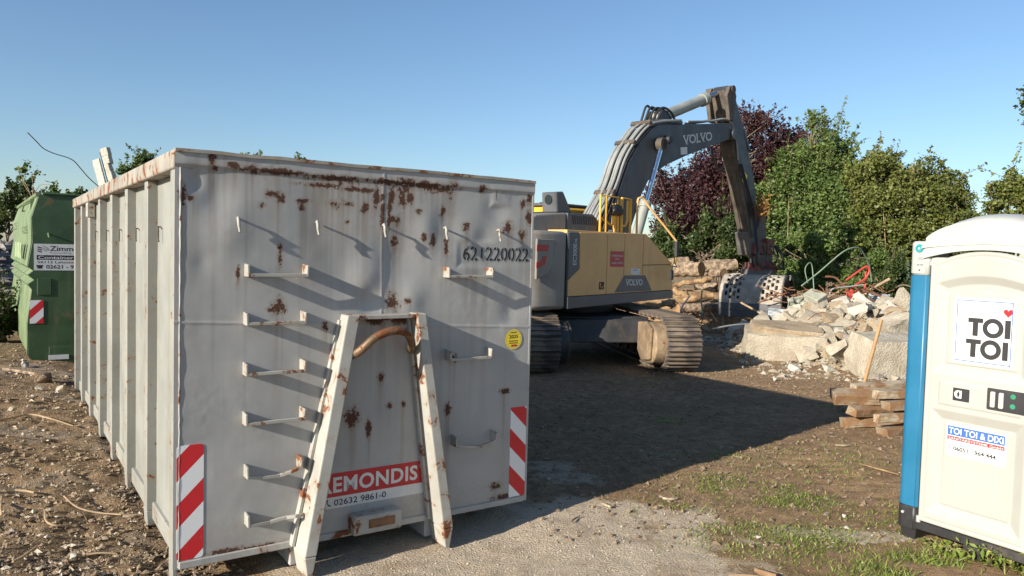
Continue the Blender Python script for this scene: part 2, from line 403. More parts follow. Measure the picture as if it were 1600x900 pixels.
def ground_h(x, y):
    x = np.asarray(x, float); y = np.asarray(y, float)
    left, grit = zones(x, y)
    near = sstep(45, 20, np.hypot(x, y - 8))
    a = 0.030 * fbm(x * 0.7, y * 0.7, 3, 1.0) + 0.012 * fbm(x * 3.1, y * 3.1, 3, 5.0)
    rough = 0.060 * fbm(x * 2.2, y * 2.2, 3, 8.0) + 0.065 * np.abs(fbm(x * 6, y * 6, 4, 4.0)) + 0.022 * fbm(x * 19, y * 19, 3, 6.0)
    fine = 0.010 * fbm(x * 11, y * 11, 4, 9.0)
    for ox in (-0.95, 0.95):                                     # crawler ruts leading away from the machine
        px_ = x - (1.6 + ox) + 0.12 * (y - 10.0); k_ = sstep(0.34, 0.22, np.abs(px_)) * sstep(5.6, 7.0, y) * sstep(13.5, 12.0, y)
        fine = fine + k_ * (-0.014 + 0.007 * np.sin(y * 33.0 + 2 * px_)) * (0.5 + vnoise(x * 1.5, y * 1.5))
    h = (a * 0.6 + fine) * near + left * rough * near
    # rise towards the back on the left, worn track ruts
    lx, ly = cont_local(x, y)
    h = h + 0.10 * sstep(1.5, 5.5, ly) * sstep(0.9, -0.4, lx) * near
    h = h + 0.05 * left * sstep(-0.4, -1.6, lx) * near
    h = h - 0.02 * sstep(0.5, 0.0, np.abs(lx - 1.2) - 0.8) * sstep(-0.9, -0.5, ly) * near
    return h
def gz(x, y): return float(ground_h(np.array([x]), np.array([y]))[0])

def axis(lo, hi, flo, fhi, step, grow):
    a = list(np.arange(flo, fhi, step)); s = step; v = a[-1]
    while v < hi: s *= grow; v += s; a.append(v)
    s = step; v = flo; b = []
    while v > lo: s *= grow; v -= s; b.append(v)
    return np.array(b[::-1] + a)
gx = axis(-600, 600, -5.2, 5.0, 0.032, 1.10)
gy = axis(-80, 1200, 3.2, 11.5, 0.032, 1.10)
X, Y = np.meshgrid(gx, gy, indexing='ij')
Z = ground_h(X, Y)
me = arr_mesh('ground', np.stack([X.ravel(), Y.ravel(), Z.ravel()], 1), grid_faces(len(gx), len(gy)))
lf, gr = zones(X, Y)
gw = 0.5 * fbm(X * 0.8, Y * 0.8, 4, 21.0) + 0.3 * fbm(X * 3.3, Y * 3.3, 3, 23.0)
def grass_mask(x, y):
    w = 0.7 * fbm(x * 1.3, y * 1.3, 4, 21.0) + 0.8 * fbm(x * 4.5, y * 4.5, 3, 23.0)
    m = np.zeros_like(x)
    for cx, cy, rx, ry, s in ((2.15, 6.2, 1.05, 0.75, 0.95), (1.9, 5.2, 0.95, 0.7, 0.8), (2.7, 4.7, 1.0, 0.6, 0.95), (2.8, 5.8, 0.7, 0.7, 0.6), (3.1, 7.3, 1.0, 0.9, 0.4),
                              (1.75, 8.9, 0.6, 0.4, 0.5), (1.35, 5.75, 0.6, 0.4, 0.6), (2.9, 3.6, 1.5, 0.8, 0.9), (4.6, 9.8, 0.8, 0.5, 0.4), (1.6, 11.1, 0.9, 0.5, 0.25), (2.0, 7.3, 1.0, 0.5, 0.3)):
        d = np.hypot((x - cx) / rx, (y - cy) / ry)
        m = np.maximum(m, s * sstep(1.25, 0.15, d) * sstep(-0.35, 0.35, w + 0.1))
    return m
set_attr(me, 'left', lf); set_attr(me, 'grit', gr); set_attr(me, 'grass', grass_mask(X, Y))
n = NT('soil')
a1 = n.noise(0.9, 6, 0.6); a2 = n.noise(7, 8, 0.7); a3 = n.noise(60, 6, 0.75); a4 = n.voro(70); a5 = n.voro(24)
soil = n.mix(n.ramp(a2, 0.34, 0.66), (0.235, 0.15, 0.083), (0.46, 0.30, 0.165))
soil = n.mix(n.math('MULTIPLY', n.ramp(a3, 0.45, 0.7), 0.6), soil, (0.50, 0.34, 0.19))
soil = n.mix(n.math('MULTIPLY', n.ramp(a1, 0.42, 0.65), 0.45), soil, (0.17, 0.105, 0.058))
strw = n.noise(30, 6, 0.7, n.map((1, 3.2, 1)), 1.6)
soil = n.mix(n.math('MULTIPLY', n.ramp(strw, 0.56, 0.66), 0.55), soil, (0.56, 0.42, 0.235))
lsoil = n.mix(n.ramp(a2, 0.34, 0.64), (0.13, 0.086, 0.050), (0.33, 0.228, 0.135))
lsoil = n.mix(n.math('MULTIPLY', n.ramp(a3, 0.48, 0.7), 0.6), lsoil, (0.37, 0.275, 0.18))
lsoil = n.mix(n.math('MULTIPLY', n.ramp(a1, 0.5, 0.62), 0.55), lsoil, (0.33, 0.285, 0.225))
gritc = n.mix(n.ramp(a3, 0.36, 0.66), (0.52, 0.42, 0.30), (0.78, 0.66, 0.50))
a6 = n.noise(2.2, 7, 0.65)
gritc = n.mix(n.math('MULTIPLY', n.ramp(a6, 0.5, 0.66), 0.55), gritc, (0.33, 0.235, 0.145))
gritc = n.mix(n.math('MULTIPLY', n.ramp(a2, 0.5, 0.68), 0.5), gritc, (0.40, 0.30, 0.195))
la = n.ramp(n.math('ADD', n.attr('left'), n.math('MULTIPLY', n.math('SUBTRACT', a2, 0.5), 0.5)), 0.35, 0.65)
ga = n.ramp(n.math('ADD', n.attr('grit'), n.math('MULTIPLY', n.math('SUBTRACT', a2, 0.5), 1.3)), 0.30, 0.85)
ra = n.ramp(n.math('ADD', n.attr('grass'), n.math('MULTIPLY', n.math('SUBTRACT', a3, 0.5), 0.5)), 0.3, 0.8)
c = n.mix(la, soil, lsoil); c = n.mix(ga, c, gritc)
c = n.mix(n.math('MULTIPLY', ra, 0.5), c, (0.16, 0.155, 0.055))
h = n.math('ADD', n.math('MULTIPLY', a2, 0.5), n.math('ADD', n.math('MULTIPLY', a3, 0.9), n.math('MULTIPLY', a4, 0.35)))
n.done(c, 0.95, 0, n.bump(h, 1.0, 0.045), 0.2)
M['soil'] = n.m
tag(link('ground', me, M['soil'], None, 180), kind='structure')

# ------------------------------------------------------------------ grey roll-off container
Z0 = 0.12
W_, H_, L_ = 2.42, 2.339, 6.34
cont = empty('rolloff_container', (CX, CY, 0), CYAW)
tag(cont, 'large pale grey steel roll-off container with rust streaks and a ladder of rungs', 'container')
# front plate: dented sheet with rust carried as point data
nx, nz = 330, 320
xs = np.linspace(0.0, W_, nx); zs = np.linspace(0, H_, nz)
PX, PZ = np.meshgrid(xs, zs, indexing='ij')
dent = 0.0022 * fbm(PX * 2.2, PZ * 1.8, 3, 31.0) + 0.0017 * fbm(PX * 6, PZ * 6, 3, 33.0)
dent += 0.0011 * fbm(PX * 22, PZ * 22, 2, 35.0) * sstep(0.1, 0.5, fbm(PX * 2.2, PZ * 2.2, 3, 37.0))
for (dx, dz, r, amp) in ((0.22, 2.12, 0.10, 0.012), (0.10, 2.18, 0.05, 0.010), (1.12, 1.62, 0.12, -0.012), (1.35, 1.78, 0.16, 0.014), (1.15, 1.5, 0.07, 0.012), (1.45, 1.5, 0.10, -0.010), (2.25, 1.42, 0.10, 0.010), (0.95, 1.75, 0.2, 0.010),
                         (1.85, 1.75, 0.22, -0.006), (0.3, 1.9, 0.12, -0.008), (1.7, 2.0, 0.12, 0.008), (2.1, 2.1, 0.1, 0.008), (0.15, 1.72, 0.06, 0.004), (1.55, 1.95, 0.09, -0.008), (0.8, 2.0, 0.15, 0.006), (2.0, 1.9, 0.08, 0.007)):
    g = np.exp(-(((PX - dx) / r) ** 2 + ((PZ - dz) / (r * 1.3)) ** 2) * 1.2)
    dent += 1.3 * amp * g
def keep(x0, x1, z0, z1, m=0.05):
    e = np.minimum(np.minimum(PX - x0, x1 - PX), np.minimum(PZ - z0, z1 - PZ))
    return 1 - sstep(-m, 0.0, e)
for q in ((0.01, 0.17, 0.04, 0.71), (2.25, 2.42, 0.04, 0.71), (0.78, 1.60, 0.185, 0.425), (1.82, 2.40, 1.75, 1.87), (2.19, 2.35, 1.12, 1.28), (2.08, 2.19, 2.17, 2.26)): dent *= keep(*q)
dent *= sstep(0.0, 0.06, PX) * sstep(0, 0.06, W_ - PX) * sstep(0, 0.08, PZ)
dent -= 0.011 * sstep(2.245, 2.262, PZ)                       # top band stands proud
dent -= 0.004 * np.exp(-((PZ - 1.392 + 0.045 * PX) / 0.006) ** 2)      # horizontal weld
dent -= 0.003 * np.exp(-((PX - 1.235) / 0.006) ** 2) * sstep(1.38, 1.42, PZ)
yy = dent
me = arr_mesh('front_panel', np.stack([PX.ravel(), yy.ravel(), PZ.ravel() + Z0], 1), grid_faces(nx, nz))
RL = [(0.19, 2.31, 0.017, 0.025), (0.31, 2.28, 0.031, 0.014), (0.21, 2.25, 0.014, 0.011), (0.04, 2.09, 0.017, 0.049), (0.08, 2.08, 0.02, 0.011), (0.52, 2.13, 0.033, 0.015), (0.58, 2.11, 0.022, 0.026), (0.47, 2.06, 0.015, 0.015), (0.72, 2.1, 0.035, 0.011), (0.71, 2.06, 0.015, 0.015), (0.92, 2.09, 0.037, 0.02), (0.99, 2.1, 0.033, 0.016), (0.58, 1.77, 0.009, 0.068), (0.58, 1.5, 0.015, 0.023), (0.57, 1.46, 0.034, 0.03), (0.53, 1.45, 0.023, 0.012), (1.29, 2.16, 0.022, 0.049), (1.37, 2.16, 0.027, 0.058), (1.39, 2.22, 0.022, 0.033), (1.11, 2.08, 0.021, 0.032), (1.3, 2.02, 0.023, 0.02), (1.34, 2.01, 0.018, 0.025), (1.67, 2.08, 0.015, 0.039), (1.53, 1.91, 0.014, 0.021), (1.6, 1.89, 0.02, 0.038), (1.85, 1.99, 0.026, 0.026), (2.2, 2.0, 0.038, 0.036), (2.33, 1.95, 0.029, 0.028), (2.38, 2.21, 0.022, 0.032), (2.38, 2.08, 0.023, 0.046), (2.32, 2.18, 0.017, 0.032), (1.98, 2.25, 0.026, 0.022), (1.32, 1.87, 0.018, 0.037), (1.31, 1.49, 0.041, 0.05), (1.42, 1.49, 0.019, 0.017), (1.24, 0.99, 0.018, 0.033), (1.04, 0.75, 0.043, 0.057), (1.16, 0.68, 0.014, 0.05), (1.3, 0.81, 0.018, 0.016), (1.4, 0.81, 0.014, 0.017), (2.15, 0.15, 0.044, 0.023), (1.25, 1.38, 0.145, 0.02), (1.21, 1.37, 0.063, 0.038), (1.35, 1.37, 0.065, 0.033), (1.23, 2.06, 0.014, 0.122), (1.28, 2.11, 0.013, 0.123), (1.19, 2.14, 0.017, 0.064), (0.44, 0.04, 0.151, 0.02), (0.28, 0.05, 0.108, 0.022), (2.23, 0.06, 0.102, 0.019), (0.86, 1.34, 0.016, 0.02), (1.7, 1.85, 0.014, 0.06), (2.21, 0.83, 0.033, 0.018), (1.42, 2.16, 0.024, 0.042), (1.49, 2.08, 0.019, 0.016), (1.77, 1.09, 0.025, 0.027), (1.74, 0.74, 0.02, 0.036), (0.34, 1.65, 0.007, 0.052), (1.0, 1.99, 0.013, 0.016), (0.55, 2.26, 0.176, 0.019), (0.9, 2.25, 0.209, 0.023), (1.24, 2.25, 0.18, 0.02), (1.53, 2.25, 0.204, 0.034), (1.66, 2.23, 0.078, 0.026), (0.42, 2.26, 0.051, 0.022), (0.82, 2.2, 0.121, 0.015), (1.06, 2.19, 0.13, 0.016)]
rust = np.zeros_like(PX); strk = np.zeros_like(PX)
wob = 0.9 * fbm(PX * 26, PZ * 26, 3, 41.0) + 0.5 * fbm(PX * 70, PZ * 70, 2, 43.0)
for (rx_, rz_, a_, b_) in RL:
    long_ = a_ > 0.06
    d = np.hypot((PX - rx_) / (a_ * 1.0 + 0.003), (PZ - rz_) / (b_ * (0.75 if long_ else 1.0) + 0.003))
    rust = np.maximum(rust, np.clip(1.12 - 0.55 * d - 0.42 * wob, 0, 1) * (d < 4))
    below = rz_ - PZ
    ln = 0.15 + 0.40 * ((rx_ * 7.3 + rz_ * 3.1) % 1)
    s = np.exp(-((PX - rx_) / (a_ * 0.9 + 0.006)) ** 4) * sstep(-0.01, 0.02, below) * np.exp(-np.clip(below, 0, 9) / ln)
    strk = np.maximum(strk, s)
lin = vnoise(PX * 60, PZ * 1.2 + 3)
strk = strk * (0.25 + 0.75 * sstep(0.4, 0.75, lin))
# rust runs down in thin drips from the top band
drip = sstep(0.66, 0.86, vnoise(PX * 46 + 7, PZ * 3.0)) * sstep(2.27, 2.22, PZ) * np.exp(-np.clip(2.24 - PZ, 0, 9) / (0.05 + 0.16 * vnoise(PX * 9, PX * 0))) * sstep(0.32, 0.45, PX) * sstep(1.85, 1.7, PX)
rust = np.maximum(rust, drip * 0.95)
strk = np.maximum(strk, 0.55 * sstep(0.58, 0.85, vnoise(PX * 34, PZ * 0.7 + 9)) * sstep(0.1, 2.2, PZ) * sstep(0.35, 0.6, vnoise(PX * 3, PZ * 1.3 + 20)))
set_attr(me, 'rust', rust); set_attr(me, 'streak', strk)
n = NT('rusted_grey_front')
b1 = n.noise(1.7, 6); b2 = n.noise(42, 9, 0.72); b3 = n.noise(90, 5, 0.7)
c = n.mix(n.ramp(b1, 0.3, 0.7), (0.305, 0.31, 0.305), (0.37, 0.37, 0.355))
c = n.mix(n.math('MULTIPLY', n.ramp(n.noise(6, 7, 0.7), 0.5, 0.75), 0.35), c, (0.265, 0.26, 0.25))
c = n.mix(n.math('MULTIPLY', n.attr('streak'), 0.62), c, (0.185, 0.14, 0.095))
sc_ = n.ramp(n.noise(5, 9, 0.8, n.map((9, 1, 1.6)), 0.8), 0.66, 0.70)
c = n.mix(n.math('MULTIPLY', sc_, 0.35), c, (0.22, 0.215, 0.205))
sx, sz_ = n.node('ShaderNodeSeparateXYZ', {0: n.co}).outputs[0], n.node('ShaderNodeSeparateXYZ', {0: n.co}).outputs[2]
low = n.math('MULTIPLY', n.ramp(sz_, 0.55, 0.15), n.ramp(b2, 0.35, 0.7))
c = n.mix(n.math('MULTIPLY', low, 0.45), c, (0.30, 0.25, 0.185))
spk = n.ramp(n.noise(16, 10, 0.75), 0.745, 0.755)
r = n.ramp(n.math('ADD', n.attr('rust'), n.math('MULTIPLY', n.math('SUBTRACT', b2, 0.5), 2.4)), 0.61, 0.71)
halo = n.ramp(n.math('ADD', n.attr('rust'), n.math('MULTIPLY', n.math('SUBTRACT', b2, 0.5), 1.2)), 0.12, 0.7)
c = n.mix(n.math('MULTIPLY', halo, 0.5), c, (0.20, 0.125, 0.075))
r = n.math('MAXIMUM', r, spk)
rc = n.mix(n.ramp(b3, 0.35, 0.65), (0.040, 0.019, 0.013), (0.105, 0.044, 0.024))
rc = n.mix(n.math('MULTIPLY', n.ramp(b2, 0.58, 0.66), 0.5), rc, (0.20, 0.085, 0.055))
c = n.mix(r, c, rc)
hh = n.math('SUBTRACT', n.math('MULTIPLY', b3, 0.15), n.math('MULTIPLY', r, 0.5))
n.done(c, n.mix(r, n.ramp(b1, 0.3, 0.7, 0.40, 0.55), (0.9, 0.9, 0.9)), 0.0, n.bump(hh, 0.35, 0.004), 0.5)
M['front'] = n.m
link('front_panel', me, M['front'], cont, 180)
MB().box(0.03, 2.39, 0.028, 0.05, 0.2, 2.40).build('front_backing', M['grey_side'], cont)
mb = MB()
N_ = 60
for k in range(N_):                                     # slightly wavy folded lip along the top
    x0, x1 = W_ * k / N_, W_ * (k + 1) / N_
    w0, w1 = [0.006 * float(fbm(np.array(v * 5.0), np.array(0.3), 3, 51.0)) for v in (x0, x1)]
    mb.hexa([(x0, -0.020, 2.447 + w0), (x1, -0.020, 2.447 + w1), (x1, 0.06, 2.447 + w1), (x0, 0.06, 2.447 + w0), (x0, -0.020, 2.466 + w0), (x1, -0.020, 2.466 + w1), (x1, 0.06, 2.466 + w1), (x0, 0.06, 2.466 + w0)])
mb.build('top_lip', M['grey_rail'], cont)
MB().box(-0.002, 0.024, 0.002, 0.11, 0.02, 2.352).build('corner_post', M['ribp'], cont, 0.004)
MB().box(W_ - 0.018, W_ + 0.004, -0.0015, 0.09, Z0, 2.445).build('corner_post', M['grey'], cont, 0.004)
pts = [(0.030 + 0.0015 * random.uniform(-1, 1), 0.0025, 0.13 + 2.3 * k / 60) for k in range(61)]
MB().tube(pts, [0.0055 + 0.0018 * random.random() for _ in pts], 6).build('weld_seam', M['cream'], cont, 0, 60)
MB().box(0.03, W_ - 0.03, -0.012, 0.02, Z0, Z0 + 0.042).build('bottom_sill', M['grey'], cont, 0.004)
# left side
ny_, nz2 = 260, 60
SY, SZ = np.meshgrid(np.linspace(0.1, L_ - 0.05, ny_), np.linspace(0.13, 2.37, nz2), indexing='ij')
sxx = 0.076 + 0.004 * fbm(SY * 2.2, SZ * 1.3, 3, 61.0) + 0.0015 * fbm(SY * 9, SZ * 7, 2, 63.0)
me = arr_mesh('side_wall', np.stack([sxx.ravel(), SY.ravel(), SZ.ravel()], 1), grid_faces(ny_, nz2)[:, ::-1])
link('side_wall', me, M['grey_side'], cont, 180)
MB().box(0.050, 0.085, 0.111, L_ - 0.101, 0.10, 0.215).build('bottom_rail', M['ribp'], cont, 0.006)
mb = MB(); mb.box(-0.012, 0.10, 0.0, L_, 2.352, 2.46)
mb.build('side_rail', M['grey_rail'], cont, 0.012, 40, 2)
RIB = [0.98, 1.90, 2.80, 3.70, 4.60, 5.50]
for i, y in enumerate(RIB):
    MB().hexa([(0.020, y, 0.06), (0.084, y, 0.06), (0.084, y + 0.12, 0.06), (0.020, y + 0.12, 0.06), (0.014, y, 0.16), (0.085, y, 0.16), (0.085, y + 0.12, 0.16), (0.014, y + 0.12, 0.16)]).box(0.014, 0.085, y, y + 0.12, 0.16, 2.3515).build('rib', M['ribp'], cont, 0.004)
MB().box(0.005, 0.10, L_ - 0.10, L_ - 0.003, 0.06, 2.3515).build('corner_post', M['ribp'], cont, 0.004)
MB().box(-0.01, 0.06, RIB[4] - 0.02, RIB[4] + 0.14, 2.20, 2.3505).build('rail_bracket', M['cream'], cont, 0.004)
for y in [v - 0.17 for v in RIB[:5]]:                    # round-bar tarpaulin hooks between the ribs
    MB().tube([(0.09, y + 0.05, 2.05), (0.055, y + 0.05, 2.05), (0.05, y, 2.05), (0.05, y - 0.012, 2.03), (0.05, y - 0.012, 1.97), (0.05, y - 0.03, 1.955)], 0.005, 6).build('tarp_hook', M['armbrown'], cont)
# the rest of the box
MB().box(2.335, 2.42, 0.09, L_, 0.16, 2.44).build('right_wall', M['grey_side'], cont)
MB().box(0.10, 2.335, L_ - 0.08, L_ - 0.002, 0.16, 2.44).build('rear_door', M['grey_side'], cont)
MB().box(0.14, 2.333, 0.052, L_ - 0.082, 0.165, 0.20).build('floor_plate', M['grey'], cont)
for x in (0.66, 1.58):
    MB().box(x, x + 0.09, 0.0, L_ - 0.1, 0.004, 0.163).build('skid_rail', M['grey'], cont, 0.005)
for x in (0.52, 1.70):
    MB().tube([(x, L_ - 0.35, 0.12), (x + 0.16, L_ - 0.35, 0.12)], 0.11, 18).build('roller', M['rusty'], cont, 0, 40)
# hook-lift frame
def leg(x0, x1, u0, u1):
    # top x0..x1, bottom u0..u1
    m = MB()
    m.hexa([(u0, -0.215, 0.12), (u1, -0.215, 0.12), (u1, 0.0, 0.12), (u0, 0.0, 0.12), (x0, -0.115, 1.535), (x1, -0.115, 1.535), (x1, 0.0, 1.535), (x0, 0.0, 1.535)])
    o = m.build('frame_leg', M['cream'], cont, 0.008, None, 2)
    MB().hexa([(u0 + 0.02, -0.205, -0.01), (u1 - 0.02, -0.205, -0.01), (u1 - 0.02, -0.02, -0.01), (u0 + 0.02, -0.02, -0.01), (u0 + 0.001, -0.213, 0.119), (u1 - 0.001, -0.213, 0.119), (u1 - 0.001, -0.01, 0.119), (u0 + 0.001, -0.01, 0.119)]).build('foot', M['cream'], o, 0.006)
    return o
def flange(o, a0, a1, b0, b1):
    MB().hexa([(b0, -0.05, 0.14), (b1, -0.05, 0.14), (b1, 0.0, 0.14), (b0, 0.0, 0.14), (a0, -0.03, 1.50), (a1, -0.03, 1.50), (a1, 0.0, 1.50), (a0, 0.0, 1.50)]).build('flange', M['cream'], o, 0.003)
la_ = leg(0.962, 1.045, 0.676, 0.752); flange(la_, 0.940, 0.961, 0.652, 0.675)
lb_ = leg(1.432, 1.502, 1.606, 1.682); flange(lb_, 1.412, 1.431, 1.584, 1.605)
MB().box(1.046, 1.431, -0.10, 0.0, 1.505, 1.530).build('cross_plate', M['cream'], cont, 0.003)
MB().tube(smooth_pts([(0.985, -0.03, 1.26), (1.03, -0.14, 1.315), (1.12, -0.185, 1.405), (1.236, -0.195, 1.44), (1.335, -0.175, 1.415), (1.395, -0.12, 1.34), (1.43, -0.04, 1.29)], 6), 0.026, 12).build('lifting_bail', M['bail'], cont, 0, 60)
o = MB().box(1.03, 1.36, -0.10, 0.0, 0.145, 0.265).build('bumper_box', M['cream'], cont, 0.006)
MB().box(1.13, 1.31, -0.104, -0.1, 0.18, 0.235).build('wear_plate', M['rusty'], o)
# ladder rungs
def rung(xa, xb, z, bend=None, tilt=(0, 0), d=0.078, rustm='cream'):
    za, zb = z + Z0 + tilt[0], z + Z0 + tilt[1]
    pts = [(xa + 0.004, -d + 0.006, za - 0.022)] + [(xa + (xb - xa) * t, -d + 0.006 + dy, za + (zb - za) * t - 0.022 + dz) for t, dy, dz in (bend or [])] + [(xb - 0.004, -d + 0.006, zb - 0.022)]
    m = MB()
    for p, q in zip(pts[:-1], pts[1:]):
        m.hexa([(p[0], p[1] - 0.006, p[2] - 0.010), (q[0], q[1] - 0.006, q[2] - 0.010), (q[0], q[1] + 0.014, q[2] - 0.010), (p[0], p[1] + 0.014, p[2] - 0.010),
                (p[0], p[1] - 0.006, p[2] + 0.009), (q[0], q[1] - 0.006, q[2] + 0.009), (q[0], q[1] + 0.014, q[2] + 0.009), (p[0], p[1] + 0.014, p[2] + 0.009)])
    o = m.build('rung', M[rustm], cont, 0.002)
    for x, zz, sgn in ((xa, za, -1), (xb, zb, 1)):
        MB().hexa([(x - 0.007, -d, zz - 0.033), (x + 0.007, -d, zz - 0.033), (x + 0.007, 0.004, zz - 0.033), (x - 0.007, 0.004, zz - 0.033),
                   (x - 0.007 + sgn * 0.004, -d - 0.004, zz + 0.036), (x + 0.007 + sgn * 0.004, -d - 0.004, zz + 0.036), (x + 0.007, 0.004, zz + 0.042), (x - 0.007, 0.004, zz + 0.042)]).build('bracket', M[rustm], o, 0.003)
rung(0.382, 0.722, 1.679); rung(0.377, 0.712, 1.400); rung(0.377, 0.712, 1.109); rung(0.378, 0.714, 0.820)
rung(0.388, 0.700, 0.514, [(0.25, 0.01, -0.018), (0.6, 0.015, -0.03), (0.85, 0.0, -0.012)], (-0.004, 0.012))
rung(0.395, 0.745, 0.230, [(0.35, 0.008, -0.006), (0.62, 0.0, 0.004), (0.75, -0.03, 0.01)], (-0.005, 0.006))
rung(1.690, 2.030, 1.677); rung(1.716, 2.036, 1.115)
rung(1.775, 2.095, 0.52, [(0.3, 0.004, -0.02), (0.55, 0.02, -0.035), (0.8, 0.01, -0.02)], (0.004, 0.0))
for hx in (0.331, 0.793, 1.231, 1.678, 2.104):
    MB().tube([(hx + 0.004, 0.004, 1.945 + Z0 + 0.03), (hx, -0.030, 1.945 + Z0 + 0.036), (hx - 0.001, -0.042, 1.945 + Z0 + 0.02), (hx + 0.003, -0.036, 1.945 + Z0 - 0.012), (hx + 0.006, -0.046, 1.945 + Z0 - 0.045)], [0.006, 0.009, 0.010, 0.009, 0.007], 7).build('tarp_hook', M['cream'], cont, 0, 60)
# signs and lettering on the front
def stripes(name, flip):
    n = NT(name); s = n.node('ShaderNodeSeparateXYZ', {0: n.co})
    v = n.math('SUBTRACT' if flip else 'ADD', n.math('MULTIPLY', s.outputs[2], 1.0), n.math('MULTIPLY', s.outputs[0], -1.0))
    fr = n.math('FRACT', n.math('DIVIDE', n.math('ADD', v, 0.075 if not flip else 0.035), 0.27))
    c = n.mix(n.math('GREATER_THAN', fr, 0.5), (0.72, 0.73, 0.73), (0.55, 0.022, 0.03))
    c = n.mix(n.math('MULTIPLY', n.ramp(n.noise(9, 9, 0.7), 0.58, 0.75), 0.5), c, (0.28, 0.25, 0.21))
    return n.done(c, 0.35)
M['strL'] = stripes('warning_stripes_rising', False); M['strR'] = stripes('warning_stripes_falling', True)
o = MB().prism(rrect(0.018, 0.16, Z0 + 0.048, Z0 + 0.70, 0.02), -0.0025, 0.001).build('warning_plate', M['strL'], cont)
o = MB().prism(rrect(2.263, 2.402, Z0 + 0.045, Z0 + 0.703, 0.004), -0.0028, 0.001).build('warning_plate', M['strR'], cont)
S = frame((0.0, -0.0024, Z0), (1, 0, 0), (0, 0, 1))
MB().box(0.80, 1.592, -0.0022, 0.001, Z0 + 0.193, Z0 + 0.417).build('company_sign', M['white_vinyl'], cont)
sg = cont.children[-1]
decal('red_field', rect(0.802, 1.590, 0.265, 0.416), S, M['red_vinyl'], sg)
lettering('lettering', 'REMONDIS', S @ Matrix.Translation((0.845, 0.290, 0)), 0.672, 0.100, M['white_vinyl'], sg, 0.026, 0.0012, None, 0.0, 1.06)
lettering('lettering', '®', S @ Matrix.Translation((1.532, 0.366, 0)), 0.030, 0.032, M['white_vinyl'], sg, 0.0, 0.0012)
lettering('lettering', '02632 9861-0', S @ Matrix.Translation((0.935, 0.208, 0)), 0.355, 0.040, M['black_ink'], sg, 0.008, 0.0012)
MB().tube([(0.893, -0.0030, Z0 + 0.252), (0.890, -0.0030, Z0 + 0.238), (0.897, -0.0030, Z0 + 0.220), (0.910, -0.0030, Z0 + 0.212)], [0.0055, 0.003, 0.003, 0.0055], 6).build('handset_symbol', M['black_ink'], sg)
S2 = frame((0.0, 0.0015, Z0), (1, 0, 0), (0, 0, 1))
num = lettering('stencil_number', '621220022', S2 @ Matrix.Translation((1.832, 1.762, 0)), 0.552, 0.096, M['black_ink'], cont, 0.006, 0.0035)
dw = 0.552 / 9
for k in range(9):                                         # stencil bridges
    decal('stencil_bridge', rect(1.832 + dw * (k + 0.40), 1.832 + dw * (k + 0.52), 1.757, 1.776), S2, M['grey'], num, 0.0042)
    decal('stencil_bridge', rect(1.832 + dw * (k + 0.40), 1.832 + dw * (k + 0.52), 1.844, 1.862), S2, M['grey'], num, 0.0042)
lettering('small_mark', 'TD', S2 @ Matrix.Translation((2.135, 2.215, 0)), 0.05, 0.035, M['greymark'], cont, 0, 0.006)
lettering('small_mark', '(', S2 @ Matrix.Translation((2.09, 2.18, 0)), 0.012, 0.08, M['black_ink'], cont, 0, 0.006)
stc = decal('inspection_sticker', disc(2.269, 1.20, 0.073), S2, M['yellow_vinyl'], cont, 0.005)
lettering('lettering', '2025', S2 @ Matrix.Translation((2.230, 1.207, 0)), 0.078, 0.026, M['black_ink'], stc, 0.02, 0.0055)
for k in range(22):
    a = 2 * math.pi * k / 22
    decal('month_mark', disc(2.269 + 0.062 * math.cos(a), 1.20 + 0.062 * math.sin(a), 0.0042, 6), S2, M['greymark'], stc, 0.0055)
for z, w in ((1.185, 0.08), (1.170, 0.075), (1.245, 0.05)):
    decal('print_line', rect(2.269 - w / 2, 2.269 + w / 2, z, z + 0.006), S2, M['black_ink'], stc, 0.0055)
decal('print_field', rect(2.25, 2.30, 1.148, 1.162), S2, M['red_vinyl'], stc, 0.0055)

# things sticking out of the container
def cw(x, y, z):
    p = cont.matrix_basis @ Vector((x, y, z)); return p
bpy.context.view_layer.update()
pr = empty('metal_profile', tuple(cw(0.24, 3.80, 1.55)), CYAW); tag(pr, 'white steel door-frame profile sticking up out of the grey container', 'steel profile')
pr.rotation_euler = (math.radians(5), math.radians(-14), -0.30)
MB().box(0.0, 0.085, 0.0, 0.02, -0.4, 1.22).build('left_flange', M['plaster'], pr, 0.003)
MB().box(0.086, 0.122, 0.03, 0.04, -0.4, 1.28).build('inner_web', M['rubber'], pr)
mb = MB()
for k in range(22):
    z0 = -0.4 + 1.70 * k / 22; z1 = -0.4 + 1.70 * (k + 1) / 22
    mb.box(0.123, 0.195 + random.uniform(-0.022, 0.012), 0.0, 0.05, z0, z1)
mb.build('right_flange', M['plaster'], pr, 0.003)
wp = [at(150, 288, 9.0), at(138, 277, 8.9), at(125, 262, 8.8), at(116, 252, 8.7), at(105, 246, 8.6), at(85, 240, 8.5), at(68, 232, 8.4), at(57, 221, 8.3), at(43, 207, 8.2)]
wp = [at(165, 300, 9.1)] + wp
tag(MB().tube(smooth_pts(wp, 4), 0.0055, 6).build('steel_wire', M['wire'], None, 0, 60), 'long bent rusty wire rising from the far end of the grey container', 'wire')
